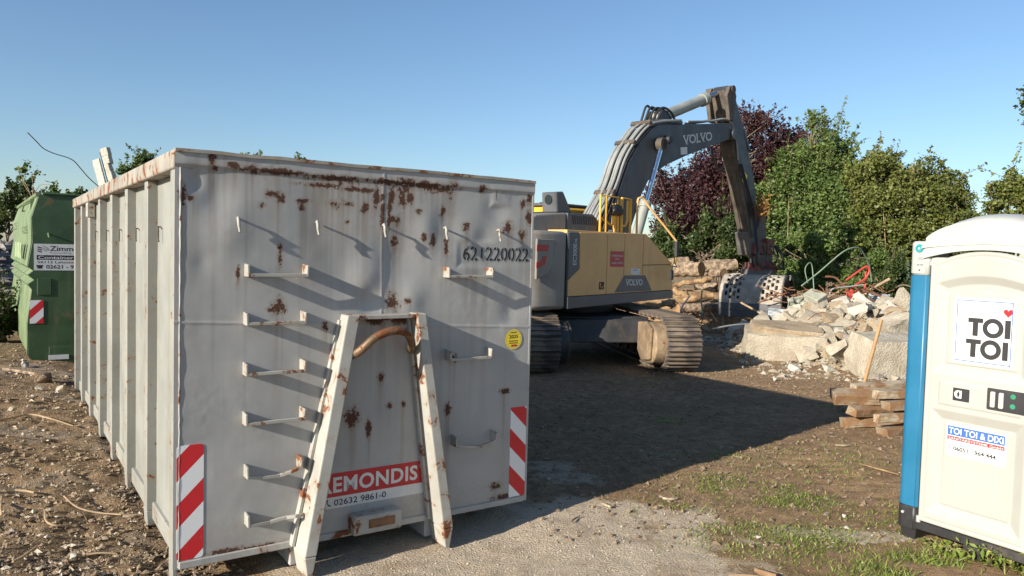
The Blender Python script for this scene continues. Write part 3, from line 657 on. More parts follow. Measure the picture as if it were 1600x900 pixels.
# ------------------------------------------------------------------ green container
GYAW = 0.62
gc = empty('green_container', (-7.1, 11.4, 0.03), GYAW)
tag(gc, 'tall dark green steel waste container with folded side wall behind the grey container', 'container')
prof = [(-0.02, 2.60), (-0.05, 2.50), (-0.12, 2.26), (-0.11, 1.90), (-0.17, 1.52), (-0.10, 1.455), (-0.17, 1.39), (-0.09, 1.315), (-0.17, 1.25), (-0.12, 1.17), (-0.18, 0.67), (-0.17, 0.20), (-0.10, 0.05)]
MB().prism(prof + [(2.40, 0.05), (2.40, 2.60)], 0.0, 0.035).build('front_panel', M['green'], gc, 0.004)
GL = 6.0; npz = len(prof); V = []; ns = 70
for i in range(ns + 1):
    y = 0.035 + (GL - 0.035) * i / ns
    for k, (x, z) in enumerate(prof):
        V.append((x - 0.004 + 0.018 * float(fbm(np.array(y * 1.7), np.array(z * 1.9), 3, 71.0)), y, z))
me = arr_mesh('side_wall', V, grid_faces(ns + 1, npz)[:, ::-1]); link('side_wall', me, M['green_side'], gc, 25)
MB().box(2.36, 2.40, 0.036, GL, 0.05, 2.6).box(0.0, 2.36, GL - 0.04, GL, 0.05, 2.6).build('far_walls', M['green'], gc)
MB().box(0.0, 2.355, 0.036, GL - 0.05, 0.06, 0.12).build('floor_plate', M['green'], gc)
MB().tube([(-0.03, 0.0, 2.60), (-0.03, GL, 2.60)], 0.036, 14).build('top_rail', M['green_side'], gc, 0, 50)
MB().tube([(0.03, -0.005, 2.615), (2.40, -0.005, 2.615)], 0.022, 10).build('top_rail', M['green'], gc, 0, 50)
MB().box(-0.10, -0.05, 0.6, 0.63, 2.3, 2.55).tube([(-0.10, 0.62, 2.5), (-0.19, 0.62, 2.44), (-0.20, 0.8, 2.36), (-0.16, 0.95, 2.37)], 0.012, 6).build('tarp_hook', M['green_side'], gc)
MB().box(-0.05, 0.13, -0.012, 0.0, 1.09, 1.34).build('patch_plate', M['green'], gc, 0.004)
MB().box(0.10, 2.36, -0.014, 0.0, 0.05, 0.30).build('bottom_sill', M['green'], gc, 0.004)
MB().box(0.09, 0.36, -0.024, -0.0145, 0.10, 0.17).build('identity_plate', M['white_vinyl'], gc)
MB().tube([(0.10, 0.0, 2.01), (0.09, -0.07, 2.02), (0.10, -0.08, 1.96)], 0.012, 6).build('tarp_hook', M['green_side'], gc)
MB().box(-0.145, 0.03, -0.008, -0.001, 0.66, 1.01).build('warning_plate', M['strL'], gc)
SG = frame((0, -0.003, 0), (1, 0, 0), (0, 0, 1))
sg = MB().box(-0.09, 1.05, -0.003, -0.0005, 1.46, 1.86).build('company_sign', M['white_vinyl'], gc)
lettering('lettering', 'Zimmermann', SG @ Matrix.Translation((0.115, 1.755, 0)), 0.70, 0.075, M['black_ink'], sg, 0.01, 0.001)
lettering('lettering', 'Recycling & Transporte', SG @ Matrix.Translation((0.115, 1.708, 0)), 0.72, 0.034, M['greymark'], sg, 0, 0.001)
decal('black_field', rect(-0.055, 1.02, 1.620, 1.690), SG, M['black_ink'], sg, 0.0008)
lettering('lettering', 'Container - Dienst', SG @ Matrix.Translation((-0.035, 1.630, 0)), 0.86, 0.050, M['white_vinyl'], sg, 0.014, 0.0016)
lettering('lettering', '56112 Lahnstein / Friedrichs', SG @ Matrix.Translation((-0.045, 1.568, 0)), 0.92, 0.036, M['black_ink'], sg, 0, 0.001)
lettering('lettering', '02621 - 92 16', SG @ Matrix.Translation((0.065, 1.487, 0)), 0.53, 0.058, M['black_ink'], sg, 0.014, 0.001)
decal('telephone_symbol', [(-0.045, 1.487), (0.012, 1.487), (0.02, 1.52), (0.028, 1.525), (0.028, 1.54), (-0.06, 1.54), (-0.06, 1.525), (-0.052, 1.52)], SG, M['black_ink'], sg, 0.001)
for k, rr in enumerate((0.05, 0.075, 0.10)):
    pts = [(0.015 + rr * math.cos(a), 1.73 + rr * math.sin(a)) for a in np.linspace(math.radians(20), math.radians(85), 7)]
    pts += [(0.015 + (rr - 0.014) * math.cos(a), 1.73 + (rr - 0.014) * math.sin(a)) for a in np.linspace(math.radians(85), math.radians(20), 7)]
    decal('emblem_arc', pts, SG, M['greymark'], sg, 0.001)
for k in range(3):
    decal('emblem_bar', [(-0.045, 1.82 - k * 0.03), (0.01, 1.805 - k * 0.03), (0.01, 1.788 - k * 0.03), (-0.045, 1.803 - k * 0.03)], SG, M['black_ink'], sg, 0.001)
SS = frame((-0.205, 0.0, 0.0), (0, -1, 0), (0.02, 0, 1))
lettering('side_number', '0-2255', SS @ Matrix.Translation((-2.6, 2.07, 0.075)), 1.6, 0.12, M['black_ink'], gc, 0, 0.02)
for k in range(4):
    decal('faded_letter_stroke', [(-2.6 + k * 0.5, 1.62), (-2.3 + k * 0.5, 1.62), (-2.38 + k * 0.5, 1.86), (-2.6 + k * 0.5, 1.88)], SS, M['ltgreen'], gc, 0.05)

# ------------------------------------------------------------------ portable toilet
TO = (2.894, 5.221)
tt = empty('portable_toilet', (TO[0], TO[1], 0), math.radians(-58.2))
tag(tt, 'ivory and blue plastic portable toilet standing on the weedy ground', 'portable toilet')
def post_section(x0, x1, s, n=8):
    out = [(x1, -0.012), (x1 - 0.02, -0.030)]
    r = 0.05
    for k in range(n + 1):
        a = math.radians(-90 - 90 * k / n)
        out.append((x0 + r + r * math.cos(a), -0.030 + r + r * math.sin(a)))
    out += [(x0, 0.22), (x1, 0.22)]
    if s < 0: out = [(0.70 - (x), y) for x, y in out][::-1]
    return out
def column(sec, z0, z1, name, mat, bevel=0.004):
    m = MB(); k = len(sec)
    vs = [(x, y, z0) for x, y in sec] + [(x, y, z1) for x, y in sec]
    fs = [(i, (i + 1) % k, (i + 1) % k + k, i + k) for i in range(k)] + [tuple(range(k - 1, -1, -1)), tuple(range(k, 2 * k))]
    m.add(vs, [f[::-1] for f in fs]); me_ = m.mesh(name)
    bm = bmesh.new(); bm.from_mesh(me_); bmesh.ops.recalc_face_normals(bm, faces=bm.faces); bm.to_mesh(me_); bm.free()
    return link(name, me_, mat, tt, 35, bevel)
for s in (1, -1):
    sec = post_section(-0.154, -0.006, s)
    column(sec, 0.235, 1.858, 'corner_post', M['blue'])
    bs = column([(x * 1.0, y - 0.006) for x, y in sec], 0.075, 0.2345, 'base_corner', M['blackp'], 0.006)
    column(sec, 1.860, 2.095, 'post_cap', M['roofp'], 0.02)
TF = frame((0, -0.0305, 0), (1, 0, 0), (0, 0, 1))
ring = MB(); 
for r0, r1, dd in ((0.030, 0.016, 0.006),):
    k = 24; vs = []; fs = []
    for i in range(k):
        a = 2 * math.pi * i / k
        vs += [(-0.082 + r0 * math.cos(a), 2.045 + r0 * math.sin(a), 0.0), (-0.082 + (r0 - 0.004) * math.cos(a), 2.045 + (r0 - 0.004) * math.sin(a), dd), (-0.082 + r1 * math.cos(a), 2.045 + r1 * math.sin(a), dd)]
    for i in range(k):
        j = (i + 1) % k
        fs += [(3 * i, 3 * j, 3 * j + 1, 3 * i + 1), (3 * i + 1, 3 * j + 1, 3 * j + 2, 3 * i + 2)]
    ring.add(vs, fs, TF)
rg = ring.build('bolt_ring', M['teal'], tt, 0, 40)
decal('bolt_ring_face', disc(-0.082, 2.045, 0.017, 16), TF, M['teal'], rg, 0.003)
decal('bolt', disc(-0.082, 2.045, 0.008, 12), TF, M['steel_pale'], rg, 0.006)
decal('type_label', rect(-0.088, -0.046, 1.965, 1.985), TF, M['greymark'], tt, 0.001)
lettering('small_print', 'TOI TOI', TF @ Matrix.Translation((-0.098, 1.925, 0)), 0.045, 0.012, M['black_ink'], tt, 0.01, 0.001)
decal('drop_mark', disc(-0.075, 1.895, 0.006, 8), TF, M['black_ink'], tt, 0.001)
# door leaf as a moulded height field
dnx, dnz = 120, 330
DX, DZ = np.meshgrid(np.linspace(0, 0.70, dnx), np.linspace(0, 1, dnz), indexing='ij')
top = 1.935 + 0.095 * (1 - ((DX - 0.35) / 0.35) ** 2)
DZ = 0.152 + (top - 0.152) * DZ
def inset(x0, x1, z0, z1, w, d):
    e = np.minimum(np.minimum(DX - x0, x1 - DX), np.minimum(DZ - z0, z1 - DZ))
    return d * np.clip(e / w, 0, 1)
dep = np.zeros_like(DX)
edge = np.minimum(np.minimum(DX, 0.70 - DX), np.minimum(DZ - 0.152, top - DZ))
dep += 0.012 * (1 - np.clip(edge / 0.010, 0, 1)) ** 2
arch = 1.80 + 0.07 * (1 - ((DX - 0.35) / 0.32) ** 2)
dep += inset(0.055, 0.645, 1.195, arch, 0.055, 0.030)
e2 = np.minimum(np.minimum(DX - 0.125, 0.575 - DX), np.minimum(DZ - 1.27, 1.735 + 0.03 * (1 - ((DX - 0.35) / 0.25) ** 2) - DZ))
dep -= 0.006 * np.clip(e2 / 0.006, 0, 1)
dep += inset(0.055, 0.645, 0.225, 0.955, 0.065, 0.030)
e3 = np.minimum(np.minimum(DX - 0.135, 0.565 - DX), np.minimum(DZ - 0.305, 0.885 - DZ))
dep -= 0.005 * np.clip(e3 / 0.006, 0, 1)
e4 = np.minimum(np.minimum(DX - 0.10, 0.62 - DX), np.minimum(DZ - 0.99, 1.155 - DZ))
dep -= 0.006 * np.clip(e4 / 0.008, 0, 1)
bead = np.exp(-((edge - 0.032) / 0.006) ** 2) * 0.004
dep += bead
me = arr_mesh('door', np.stack([DX.ravel(), (-0.030 + dep).ravel(), DZ.ravel()], 1), grid_faces(dnx, dnz))
dr = link('door', me, M['toi'], tt, 30)
MB().box(0.002, 0.698, 0.001, 0.02, 0.155, 1.93).build('door_back', M['toi'], dr)
MB().tube([(0.0, -0.016, 0.185), (0.0, -0.016, 0.14)], 0.016, 12).build('hinge', M['steel_pale'], dr, 0, 40)
MB().tube([(0.002, -0.014, 1.955), (0.002, -0.014, 1.93)], 0.012, 12).build('hinge', M['steel_pale'], dr, 0, 40)
DI = frame((0, -0.0066, 0), (1, 0, 0), (0, 0, 1))
DL = frame((0, -0.0052, 0), (1, 0, 0), (0, 0, 1))
DB = frame((0, -0.0362, 0), (1, 0, 0), (0, 0, 1))
lg = decal('logo_sign', rect(0.165, 0.545, 1.285, 1.725), DI, M['white_vinyl'], tt, 0.0012)
DI2 = DI @ Matrix.Translation((0, 0, 0.0016))
for q in (rect(0.182, 0.528, 1.302, 1.3075), rect(0.182, 0.528, 1.7025, 1.708), rect(0.182, 0.1875, 1.302, 1.708), rect(0.5225, 0.528, 1.302, 1.708)):
    decal('frame_line', q, DI2, M['blue_vinyl'], lg, 0.0004)
def big_word(x, z, s):
    # heavy geometric T, O, I
    h = 0.118 * s
    decal('letter', [(x, z + h), (x, z + h - 0.030), (x + 0.030, z + h - 0.030), (x + 0.030, z), (x + 0.064, z), (x + 0.064, z + h - 0.030), (x + 0.094, z + h - 0.030), (x + 0.094, z + h)], DI2, M['black_ink'], lg)
    cx, cz, R1, R2 = x + 0.155, z + h / 2, 0.064, 0.034
    m = MB(); k = 32
    vs = [(cx + r * math.cos(2 * math.pi * i / k), cz + r * math.sin(2 * math.pi * i / k), 0.0004) for i in range(k) for r in (R1, R2)]
    m.add(vs, [(2 * i, 2 * ((i + 1) % k), 2 * ((i + 1) % k) + 1, 2 * i + 1) for i in range(k)], DI2); m.build('letter', M['black_ink'], lg)
    decal('letter', rect(x + 0.226, x + 0.260, z, z + h), DI2, M['black_ink'], lg)
big_word(0.258, 1.475, 1.0); big_word(0.250, 1.335, 1.0)
hp = []
for k in range(40):
    t = 2 * math.pi * k / 40
    hp.append((0.500 + 0.0019 * 16 * math.sin(t) ** 3 * 0.95, 1.640 + 0.0019 * (13 * math.cos(t) - 5 * math.cos(2 * t) - 2 * math.cos(3 * t) - math.cos(4 * t))))
decal('heart', hp, DI2, M['red_vinyl'], lg)
lettering('trade_mark_sign', '®', DI2 @ Matrix.Translation((0.222, 1.335, 0)), 0.018, 0.018, M['black_ink'], lg, 0, 0.0004)
st = decal('company_sticker', rect(0.155, 0.535, 0.655, 0.868), DL, M['white_vinyl'], tt, 0.0012)
DL2 = DL @ Matrix.Translation((0, 0, 0.0016))
decal('blue_field', rrect(0.162, 0.522, 0.793, 0.855, 0.006), DL2, M['blue_vinyl'], st)
decal('red_field', rect(0.162, 0.522, 0.761, 0.786), DL2, M['red_vinyl'], st)
lettering('lettering', 'TOI TOI & DIXI', DL2 @ Matrix.Translation((0.170, 0.802, 0)), 0.344, 0.043, M['white_vinyl'], st, 0.018, 0.0009)
lettering('lettering', 'SANITÄRSYSTEME GmbH', DL2 @ Matrix.Translation((0.170, 0.765, 0)), 0.344, 0.018, M['white_vinyl'], st, 0.012, 0.0009)
lettering('lettering', 'Zum Weißen Rain 7   63571 Gelnhausen', DL2 @ Matrix.Translation((0.162, 0.733, 0)), 0.360, 0.018, M['greymark'], st, 0.004, 0.0009)
lettering('lettering', '06051 - 964 444', DL2 @ Matrix.Translation((0.205, 0.692, 0)), 0.268, 0.029, M['black_ink'], st, 0.022, 0.0009)
decal('handset_symbol', rrect(0.163, 0.188, 0.693, 0.718, 0.004), DL2, M['greymark'], st)
MB().tube([(0.168, -0.0082, 0.713), (0.169, -0.0082, 0.706), (0.176, -0.0082, 0.699), (0.183, -0.0082, 0.698)], [0.003, 0.0018, 0.0018, 0.003], 6).build('handset', M['white_vinyl'], st)
ip = MB().prism(rect(0.200, 0.305, 1.035, 1.120), -0.041, -0.0362).build('occupancy_indicator', M['black_ink'], tt, 0.002)
IP = frame((0, -0.0412, 0), (1, 0, 0), (0, 0, 1))
decal('window', [(0.258, 1.053), (0.258, 1.105)] + [(0.232 + 0.022 * math.cos(a), 1.079 + 0.026 * math.sin(a)) for a in np.linspace(math.pi / 2, 3 * math.pi / 2, 9)], IP, M['white_vinyl'], ip, 0.0006)
decal('figure', [(0.232, 1.062), (0.242, 1.062), (0.246, 1.083), (0.237, 1.102), (0.228, 1.083)], IP, M['black_ink'], ip, 0.0012)
hd = MB().prism(rrect(0.415, 0.685, 1.015, 1.155, 0.008), -0.042, -0.0362).build('lock_plate', M['blackp'], tt, 0.002)
for x in (0.440, 0.490):
    MB().prism(rrect(x, x + 0.030, 1.033, 1.135, 0.008), -0.056, -0.0422).build('grip', M['roofp'], hd, 0.004, None, 2)
MB().prism(rrect(0.4735, 0.4865, 1.030, 1.142, 0.004), -0.047, -0.0421).build('slider', M['rubber'], hd, 0.002)
HF = frame((0, -0.0422, 0), (1, 0, 0), (0, 0, 1))
for z in (1.120, 1.058):
    decal('status_mark', disc(0.57, z, 0.016, 16), HF, M['greenp'], hd, 0.0006)
MB().box(-0.0055, -0.0005, -0.020, 0.0, 0.16, 1.94).build('door_gap', M['rubber'], tt)
# body, roof, base
MB().box(-0.10, 0.80, 0.06, 1.05, 0.20, 1.975).build('body_shell', M['blue'], tt, 0.03, None, 2)
MB().box(-0.005, 0.705, -0.012, 0.0, 1.90, 1.985).build('lintel', M['toi'], tt, 0.002)
rx_, ry_ = np.linspace(-1, 1, 61), np.linspace(-1, 1, 61)
RX, RY = np.meshgrid(np.sign(rx_) * np.abs(rx_) ** 0.55, np.sign(ry_) * np.abs(ry_) ** 0.45, indexing='ij')
aa = np.clip(1 - np.abs(RX) ** 2.0, 0, 1) ** (1 / 1.6); bb = np.clip(1 - np.abs(RY) ** 5, 0, 1) ** (1 / 5)
RZ = 2.075 + 0.19 * aa * bb + 0.02 * (1 - RX ** 2) * bb
RZ = RZ - 0.035 * (1 - (1 - np.abs(RX)) ** 0.5) * (1 - bb)
me = arr_mesh('roof', np.stack([(0.35 + 0.415 * RX).ravel(), (0.50 + 0.545 * RY).ravel(), RZ.ravel()], 1), grid_faces(61, 61))
rf = link('roof', me, M['roofp'], tt, 60)
mb = MB(); k = 40; prev = None
for i in range(k + 1):
    x = -0.045 + 0.79 * i / k; t = (x - 0.35) / 0.415
    lo = 1.975 + 0.062 * max(0, 1 - (abs(x - 0.35) / 0.40) ** 2); hi = 2.085 + 0.15 * max(0, 1 - abs(t) ** 2.0) ** (1 / 1.6)
    p = (x, lo, hi)
    if prev: mb.hexa([(prev[0], -0.046, prev[1]), (x, -0.046, lo), (x, 0.03, lo), (prev[0], 0.03, prev[1]), (prev[0], -0.020, prev[2]), (x, -0.020, hi), (x, 0.06, hi), (prev[0], 0.06, prev[2])])
    prev = p
mb.build('roof_fascia', M['roofp'], rf, 0, 30)
MB().box(-0.10, 0.80, -0.022, 1.05, 0.085, 0.145).build('base_frame', M['blackp'], tt, 0.006)
for x in (-0.13, 0.30, 0.74):
    MB().hexa([(x + 0.01, 0.0, -0.02), (x + 0.10, 0.0, -0.02), (x + 0.10, 1.0, -0.02), (x + 0.01, 1.0, -0.02), (x, -0.02, 0.084), (x + 0.12, -0.02, 0.084), (x + 0.12, 1.02, 0.084), (x, 1.02, 0.084)]).build('skid', M['blackp'], tt, 0.006)
MB().tube([(-0.10, -0.037, 0.185), (-0.10, -0.046, 0.185)], 0.010, 10).build('bolt', M['steel_pale'], tt, 0, 40)

# ------------------------------------------------------------------ excavator
EA = math.radians(46)
ex = empty('crawler_excavator', (1.25, 14.95, 0), EA)
tag(ex, 'ochre and grey tracked excavator with raised boom and sorting grapple', 'excavator')
# counterweight
plan = [(-1.985, -1.43), (-2.60, -1.41), (-2.80, -1.33), (-2.93, -1.18), (-3.02, -0.9), (-3.10, -0.3), (-3.10, 0.3), (-3.02, 0.9), (-2.93, 1.18), (-2.80, 1.33), (-2.60, 1.41), (-1.985, 1.43)]
def vprism(m, pl, z0, z1, shrink0=0.0):
    k = len(pl)
    vs = [(x * (1 - shrink0), y * (1 - shrink0 * 0.6), z0) for x, y in pl] + [(x, y, z1) for x, y in pl]
    fs = [(i, (i + 1) % k, (i + 1) % k + k, i + k) for i in range(k)] + [tuple(range(k - 1, -1, -1)), tuple(range(k, 2 * k))]
    ar = sum(pl[i][0] * pl[(i + 1) % k][1] - pl[(i + 1) % k][0] * pl[i][1] for i in range(k))
    if ar < 0: fs = [f[::-1] for f in fs]
    return m.add(vs, fs)
m = MB(); vprism(m, plan, 1.02, 2.31); cwt = m.build('counterweight', M['mgrey'], ex, 0.07, 40, 3)
EF = frame((0, -1.452, 0), (1, 0, 0), (0, 0, 1))
cs = frame((-1.985, -1.447, 0), (-1, 0.0, 0), (0, 0, 1))
pk = MB().prism([(-2.75, 2.17), (-2.33, 2.17), (-2.36, 1.75), (-2.48, 1.60), (-2.75, 1.52)], -1.446, -1.40).build('light_pocket', M['mgrey'], cwt, 0.01)
MB().prism([(-2.76, 2.08), (-2.47, 2.08), (-2.49, 1.98), (-2.76, 1.97)], -1.452, -1.4465).build('red_marking', M['red_vinyl'], pk)
MB().prism([(-2.76, 1.70), (-2.55, 1.76), (-2.52, 1.90), (-2.60, 1.90), (-2.64, 1.83), (-2.76, 1.80)], -1.452, -1.4465).build('red_marking', M['red_vinyl'], pk)
MB().box(-1.99, -1.978, -1.440, 1.42, 1.04, 2.29).build('joint_strip', M['dgrey'], ex)
# superstructure core and side doors
MB().prism([(-1.975, 1.06), (1.22, 1.14), (1.22, 1.78), (0.24, 2.33), (-1.975, 2.28)], -1.40, -0.55).build('right_housing', M['under'], ex)
MB().prism([(-1.975, 1.06), (1.7, 1.14), (1.7, 1.35), (0.3, 1.5), (-0.4, 2.28), (-1.975, 2.28)], -0.548, 1.42).build('main_frame', M['under'], ex)
def panel(name, poly, mat, y0=-1.45, y1=-1.4005): return MB().prism(poly, y0, y1).build(name, M[mat], ex, 0.006)
panel('model_panel', [(-1.975, 2.30), (-1.70, 2.305), (-1.685, 1.70), (-1.965, 1.515)], 'dgrey', -1.447)
panel('side_door', [(-1.692, 2.305), (-0.925, 2.33), (-0.925, 1.253), (-1.97, 1.237), (-1.97, 1.503), (-1.677, 1.695)], 'beige')
panel('side_door', [(-0.915, 2.33), (-0.415, 2.345), (-0.415, 1.262), (-0.915, 1.2535)], 'beige')
panel('side_door', [(-0.405, 2.345), (0.175, 2.35), (0.175, 1.273), (-0.405, 1.2625)], 'beige')
panel('tool_box', [(0.185, 2.35), (0.26, 2.35), (0.86, 1.99), (1.215, 1.79), (0.185, 1.775)], 'beige')
panel('tool_box_door', [(0.185, 1.765), (1.215, 1.78), (1.225, 1.295), (0.185, 1.274)], 'beige')
MB().prism([(0.20, 2.352), (0.26, 2.352), (1.222, 1.80), (1.222, 1.30), (1.19, 1.30), (1.19, 1.76), (0.25, 2.31), (0.2, 2.31)], -1.399, -0.56).build('sloping_hood', M['beige'], ex, 0.006)
MB().box(-1.97, 0.199, -1.399, -0.56, 2.285, 2.345).build('deck', M['beige'], ex, 0.006)
panel('skirt', [(-1.975, 1.03), (1.24, 1.13), (1.235, 1.285), (-1.975, 1.228)], 'dgrey', -1.458)
panel('brand_plate', [(-0.40, 1.58), (0.27, 1.58), (0.50, 1.292), (-0.68, 1.278)], 'dgrey', -1.4545, -1.4512)
EF2 = frame((0, -1.4552, 0), (1, 0, 0), (0, 0, 1))
SER = [(0.0, 0.09, 0.9, 1.0), (0.145, 0.235, 0.9, 1.0), (0.425, 0.50, 0.9, 1.0), (0.425, 0.56, 0.0, 0.1), (0.585, 0.67, 0.9, 1.0), (0.725, 0.80, 0.9, 1.0), (0.075, 0.155, 0.0, 0.08), (0.66, 0.74, 0.0, 0.08)]
lettering('brand_lettering', 'VOLVO', EF2 @ Matrix.Translation((-0.35, 1.395, 0)), 0.53, 0.115, M['ltgrey'], ex, 0.018, 0.002, SER)
EV = frame((0, -1.4485, 0), (0, 0, 1), (-1, 0, 0))
lettering('model_lettering', 'EC300E', EV @ Matrix.Translation((1.76, 1.765, 0)), 0.36, 0.10, M['ltgrey'], ex, 0.014, 0.002)
lettering('model_lettering', 'NL', EV @ Matrix.Translation((2.135, 1.765, 0)), 0.075, 0.06, M['ltgrey'], ex, 0.012, 0.002)
rs = MB().box(-0.83, -0.43, -1.4540, -1.4505, 1.735, 2.01).build('company_sign', M['red_vinyl'], ex)
ES = frame((0, -1.4545, 0), (1, 0, 0), (0, 0, 1))
for t, z, w, hh in (('KÖMMELIN BAU', 1.915, 0.34, 0.040), ('Weiler', 1.862, 0.13, 0.030), ('06.803 108778', 1.785, 0.32, 0.036)):
    lettering('lettering', t, ES @ Matrix.Translation((-0.63 - w / 2, z, 0)), w, hh, M['white_vinyl'], rs, 0.008, 0.0015)
ws = MB().box(-0.20, 0.08, -1.4540, -1.4505, 1.595, 1.705).build('notice_plate', M['white_vinyl'], ex)
lettering('lettering', 'AdBlue', ES @ Matrix.Translation((-0.15, 1.668, 0)), 0.18, 0.022, M['blue_vinyl'], ws, 0.01, 0.0015)
MB().box(-1.13, -0.99, -1.4530, -1.4502, 1.34, 1.47).build('door_latch', M['rubber'], ex)
MB().tube([(-1.10, -1.457, 1.45), (-1.10, -1.457, 1.38), (-1.06, -1.457, 1.36), (-1.03, -1.457, 1.40)], 0.010, 6).build('latch_handle', M['beige'], ex)
# engine hood and grille
MB().prism([(-2.72, 2.30), (-2.42, 2.50), (-2.25, 2.585), (-1.47, 2.66), (-1.46, 2.30)], -0.95, 0.95).build('engine_hood', M['mgrey'], ex, 0.03, None, 2)
gl = MB().prism([(-1.455, 2.346), (-1.455, 2.66), (-0.74, 2.67), (-0.62, 2.60), (-0.34, 2.346)], -0.965, 0.90).build('grille_cover', M['dgrey'], ex, 0.02, None, 2)
for k in range(11):
    x = -1.30 + k * 0.062
    MB().hexa([(x, -0.969, 2.47), (x + 0.028, -0.969, 2.47), (x + 0.028, -0.93, 2.47), (x, -0.93, 2.47), (x - 0.03, -0.969, 2.62), (x - 0.002, -0.969, 2.62), (x - 0.002, -0.93, 2.62), (x - 0.03, -0.93, 2.62)]).build('grille_slot', M['rubber'], gl)
for x in (-1.28, -0.92, -0.56):
    MB().tube([(x, -0.964, 2.40), (x, -0.972, 2.40)], 0.014, 8).build('bolt', M['pipe'], gl)
cmh = MB().prism([(-1.55, 2.66), (-1.58, 3.02), (-1.38, 3.04), (-1.12, 2.67)], -0.80, -0.45).build('camera_housing', M['dgrey'], ex, 0.02)
MB().tube([(-1.56, -0.62, 2.89), (-1.585, -0.62, 2.89)], 0.085, 18).build('camera_lens', M['glass'], cmh, 0, 40)
# cab (far side, only its top clears the hood)
cab = MB().prism([(-0.15, 1.40), (1.75, 1.40), (1.80, 2.2), (1.45, 2.90), (-0.15, 2.88)], 0.50, 1.42).build('cab', M['yellow'], ex, 0.04)
MB().prism([(-0.05, 2.0), (1.62, 2.0), (1.32, 2.80), (-0.05, 2.78)], 0.48, 0.4995).build('cab_window', M['glass'], cab)
MB().box(-0.172, -0.1505, 0.62, 1.30, 2.05, 2.78).build('cab_window', M['glass'], cab)
MB().box(-0.10, 1.40, 0.55, 1.37, 2.905, 2.97).build('roof_guard', M['dgrey'], cab, 0.02)
MB().box(0.1, 0.5, 0.7, 1.1, 2.97, 3.0).build('roof_hatch', M['rubber'], cab)
# hand rails
Yr = -1.02
def yrail(pts, r=0.022, mat='yellow', name='hand_rail'): return MB().tube(pts, r, 8).build(name, M[mat], ex, 0, 60)
yrail([(-0.60, Yr, 2.35), (-0.60, Yr, 3.02), (-0.06, Yr, 3.02), (-0.06, Yr, 2.35)])
yrail([(-0.46, Yr - 0.02, 2.35), (-0.46, Yr - 0.02, 3.01)], 0.026)
yrail([(-0.6, Yr, 2.62), (-0.28, Yr, 2.50), (-0.22, Yr, 2.50), (-0.2, Yr, 2.9)])
yrail([(0.06, Yr, 2.35), (0.06, Yr, 3.02), (0.34, Yr, 3.01), (0.34, Yr, 2.35)], 0.026)
yrail([(0.24, Yr, 2.98), (0.24, Yr, 2.60), (0.18, Yr, 2.50), (0.06, Yr, 2.50)])
yrail([(-0.14, Yr + 0.02, 2.35), (-0.10, Yr + 0.02, 2.9)], 0.03)
yrail([(-0.46, Yr, 2.70), (-0.06, Yr, 2.72)], 0.016, 'rusty')
yrail(smooth_pts([(0.52, -1.05, 2.36), (0.52, -1.05, 2.95), (0.56, -1.07, 3.05), (0.64, -1.10, 3.04), (0.76, -1.18, 2.86), (1.20, -1.49, 2.27), (1.20, -1.50, 2.22)], 4), 0.022, 'beige')
cl = MB()
me = bpy.data.meshes.new('cloth'); bm = bmesh.new(); bmesh.ops.create_icosphere(bm, subdivisions=3, radius=1)
for v in bm.verts:
    nn = float(fbm(np.array(v.co.x * 2 + 3), np.array(v.co.z * 2 + v.co.y), 3, 81.0))
    v.co = Vector((v.co.x * 0.21, v.co.y * 0.07, v.co.z * 0.10)) * (1 + 0.5 * nn) + Vector((-0.15, Yr - 0.03, 2.77))
bm.to_mesh(me); bm.free(); link('rag_on_rail', me, M['rubber'], ex, 40)
MB().box(1.155, 1.245, -1.56, -1.49, 1.93, 2.24).build('mirror', M['rubber'], ex, 0.015, None, 2)
yrail([(1.20, -1.50, 1.95), (1.20, -1.50, 1.80)], 0.028)
yrail([(1.20, -1.50, 1.82), (1.18, -1.56, 1.74), (0.98, -1.60, 1.76), (0.92, -1.60, 1.68)], 0.010, 'rubber', 'mirror_arm')
MB().box(0.88, 0.97, -1.63, -1.58, 1.50, 1.68).build('mirror', M['rubber'], ex, 0.012)
# boom
BP = [(0.35, 1.95), (0.55, 2.55), (0.95, 3.26), (1.25, 3.86), (1.61, 4.29), (2.07, 4.66), (2.26, 4.75), (5.36, 5.22), (5.44, 5.17), (5.43, 4.91), (5.34, 4.82), (5.08, 4.73), (4.57, 4.59), (3.46, 4.23), (2.68, 3.95), (2.32, 3.78), (1.97, 3.53), (1.75, 3.24), (1.62, 2.96), (1.30, 2.3), (0.9, 1.8)]
bo = MB().prism(BP, -0.30, 0.19).build('boom', M['boom'], ex, 0.012)
MB().prism([(0.30, 1.6), (1.05, 1.6), (0.98, 2.25), (0.62, 2.45), (0.36, 2.2)], -0.55, -0.305).prism([(0.30, 1.6), (1.05, 1.6), (0.98, 2.25), (0.62, 2.45), (0.36, 2.2)], 0.305, 0.48).build('boom_foot_plates', M['dgrey'], ex, 0.01)
bd = Vector((1.26, 0, 0.255)).normalized()
BF = frame((3.30, -0.3012, 4.45), tuple(bd), (-bd.z, 0, bd.x))
lettering('brand_lettering', 'VOLVO', BF, 1.286, 0.205, M['ltgrey'], bo, 0.018, 0.003, SER)
MB().box(0, 0.28, -0.004, 0.0, 0, 0.16, Matrix.Translation((3.20, -0.3005, 4.22)) @ Matrix.Rotation(-0.15, 4, 'Y')).build('data_plate', M['white_vinyl'], bo)
lm = MB().tube([(2.60, -0.30, 4.47), (2.60, -0.42, 4.47)], [0.10, 0.08], 14).build('work_light', M['rubber'], bo, 0, 40)
MB().tube([(2.26, -0.48, 4.33), (2.26, 0.36, 4.33)], 0.11, 18).build('hoist_pin', M['armbrown'], bo, 0, 40)
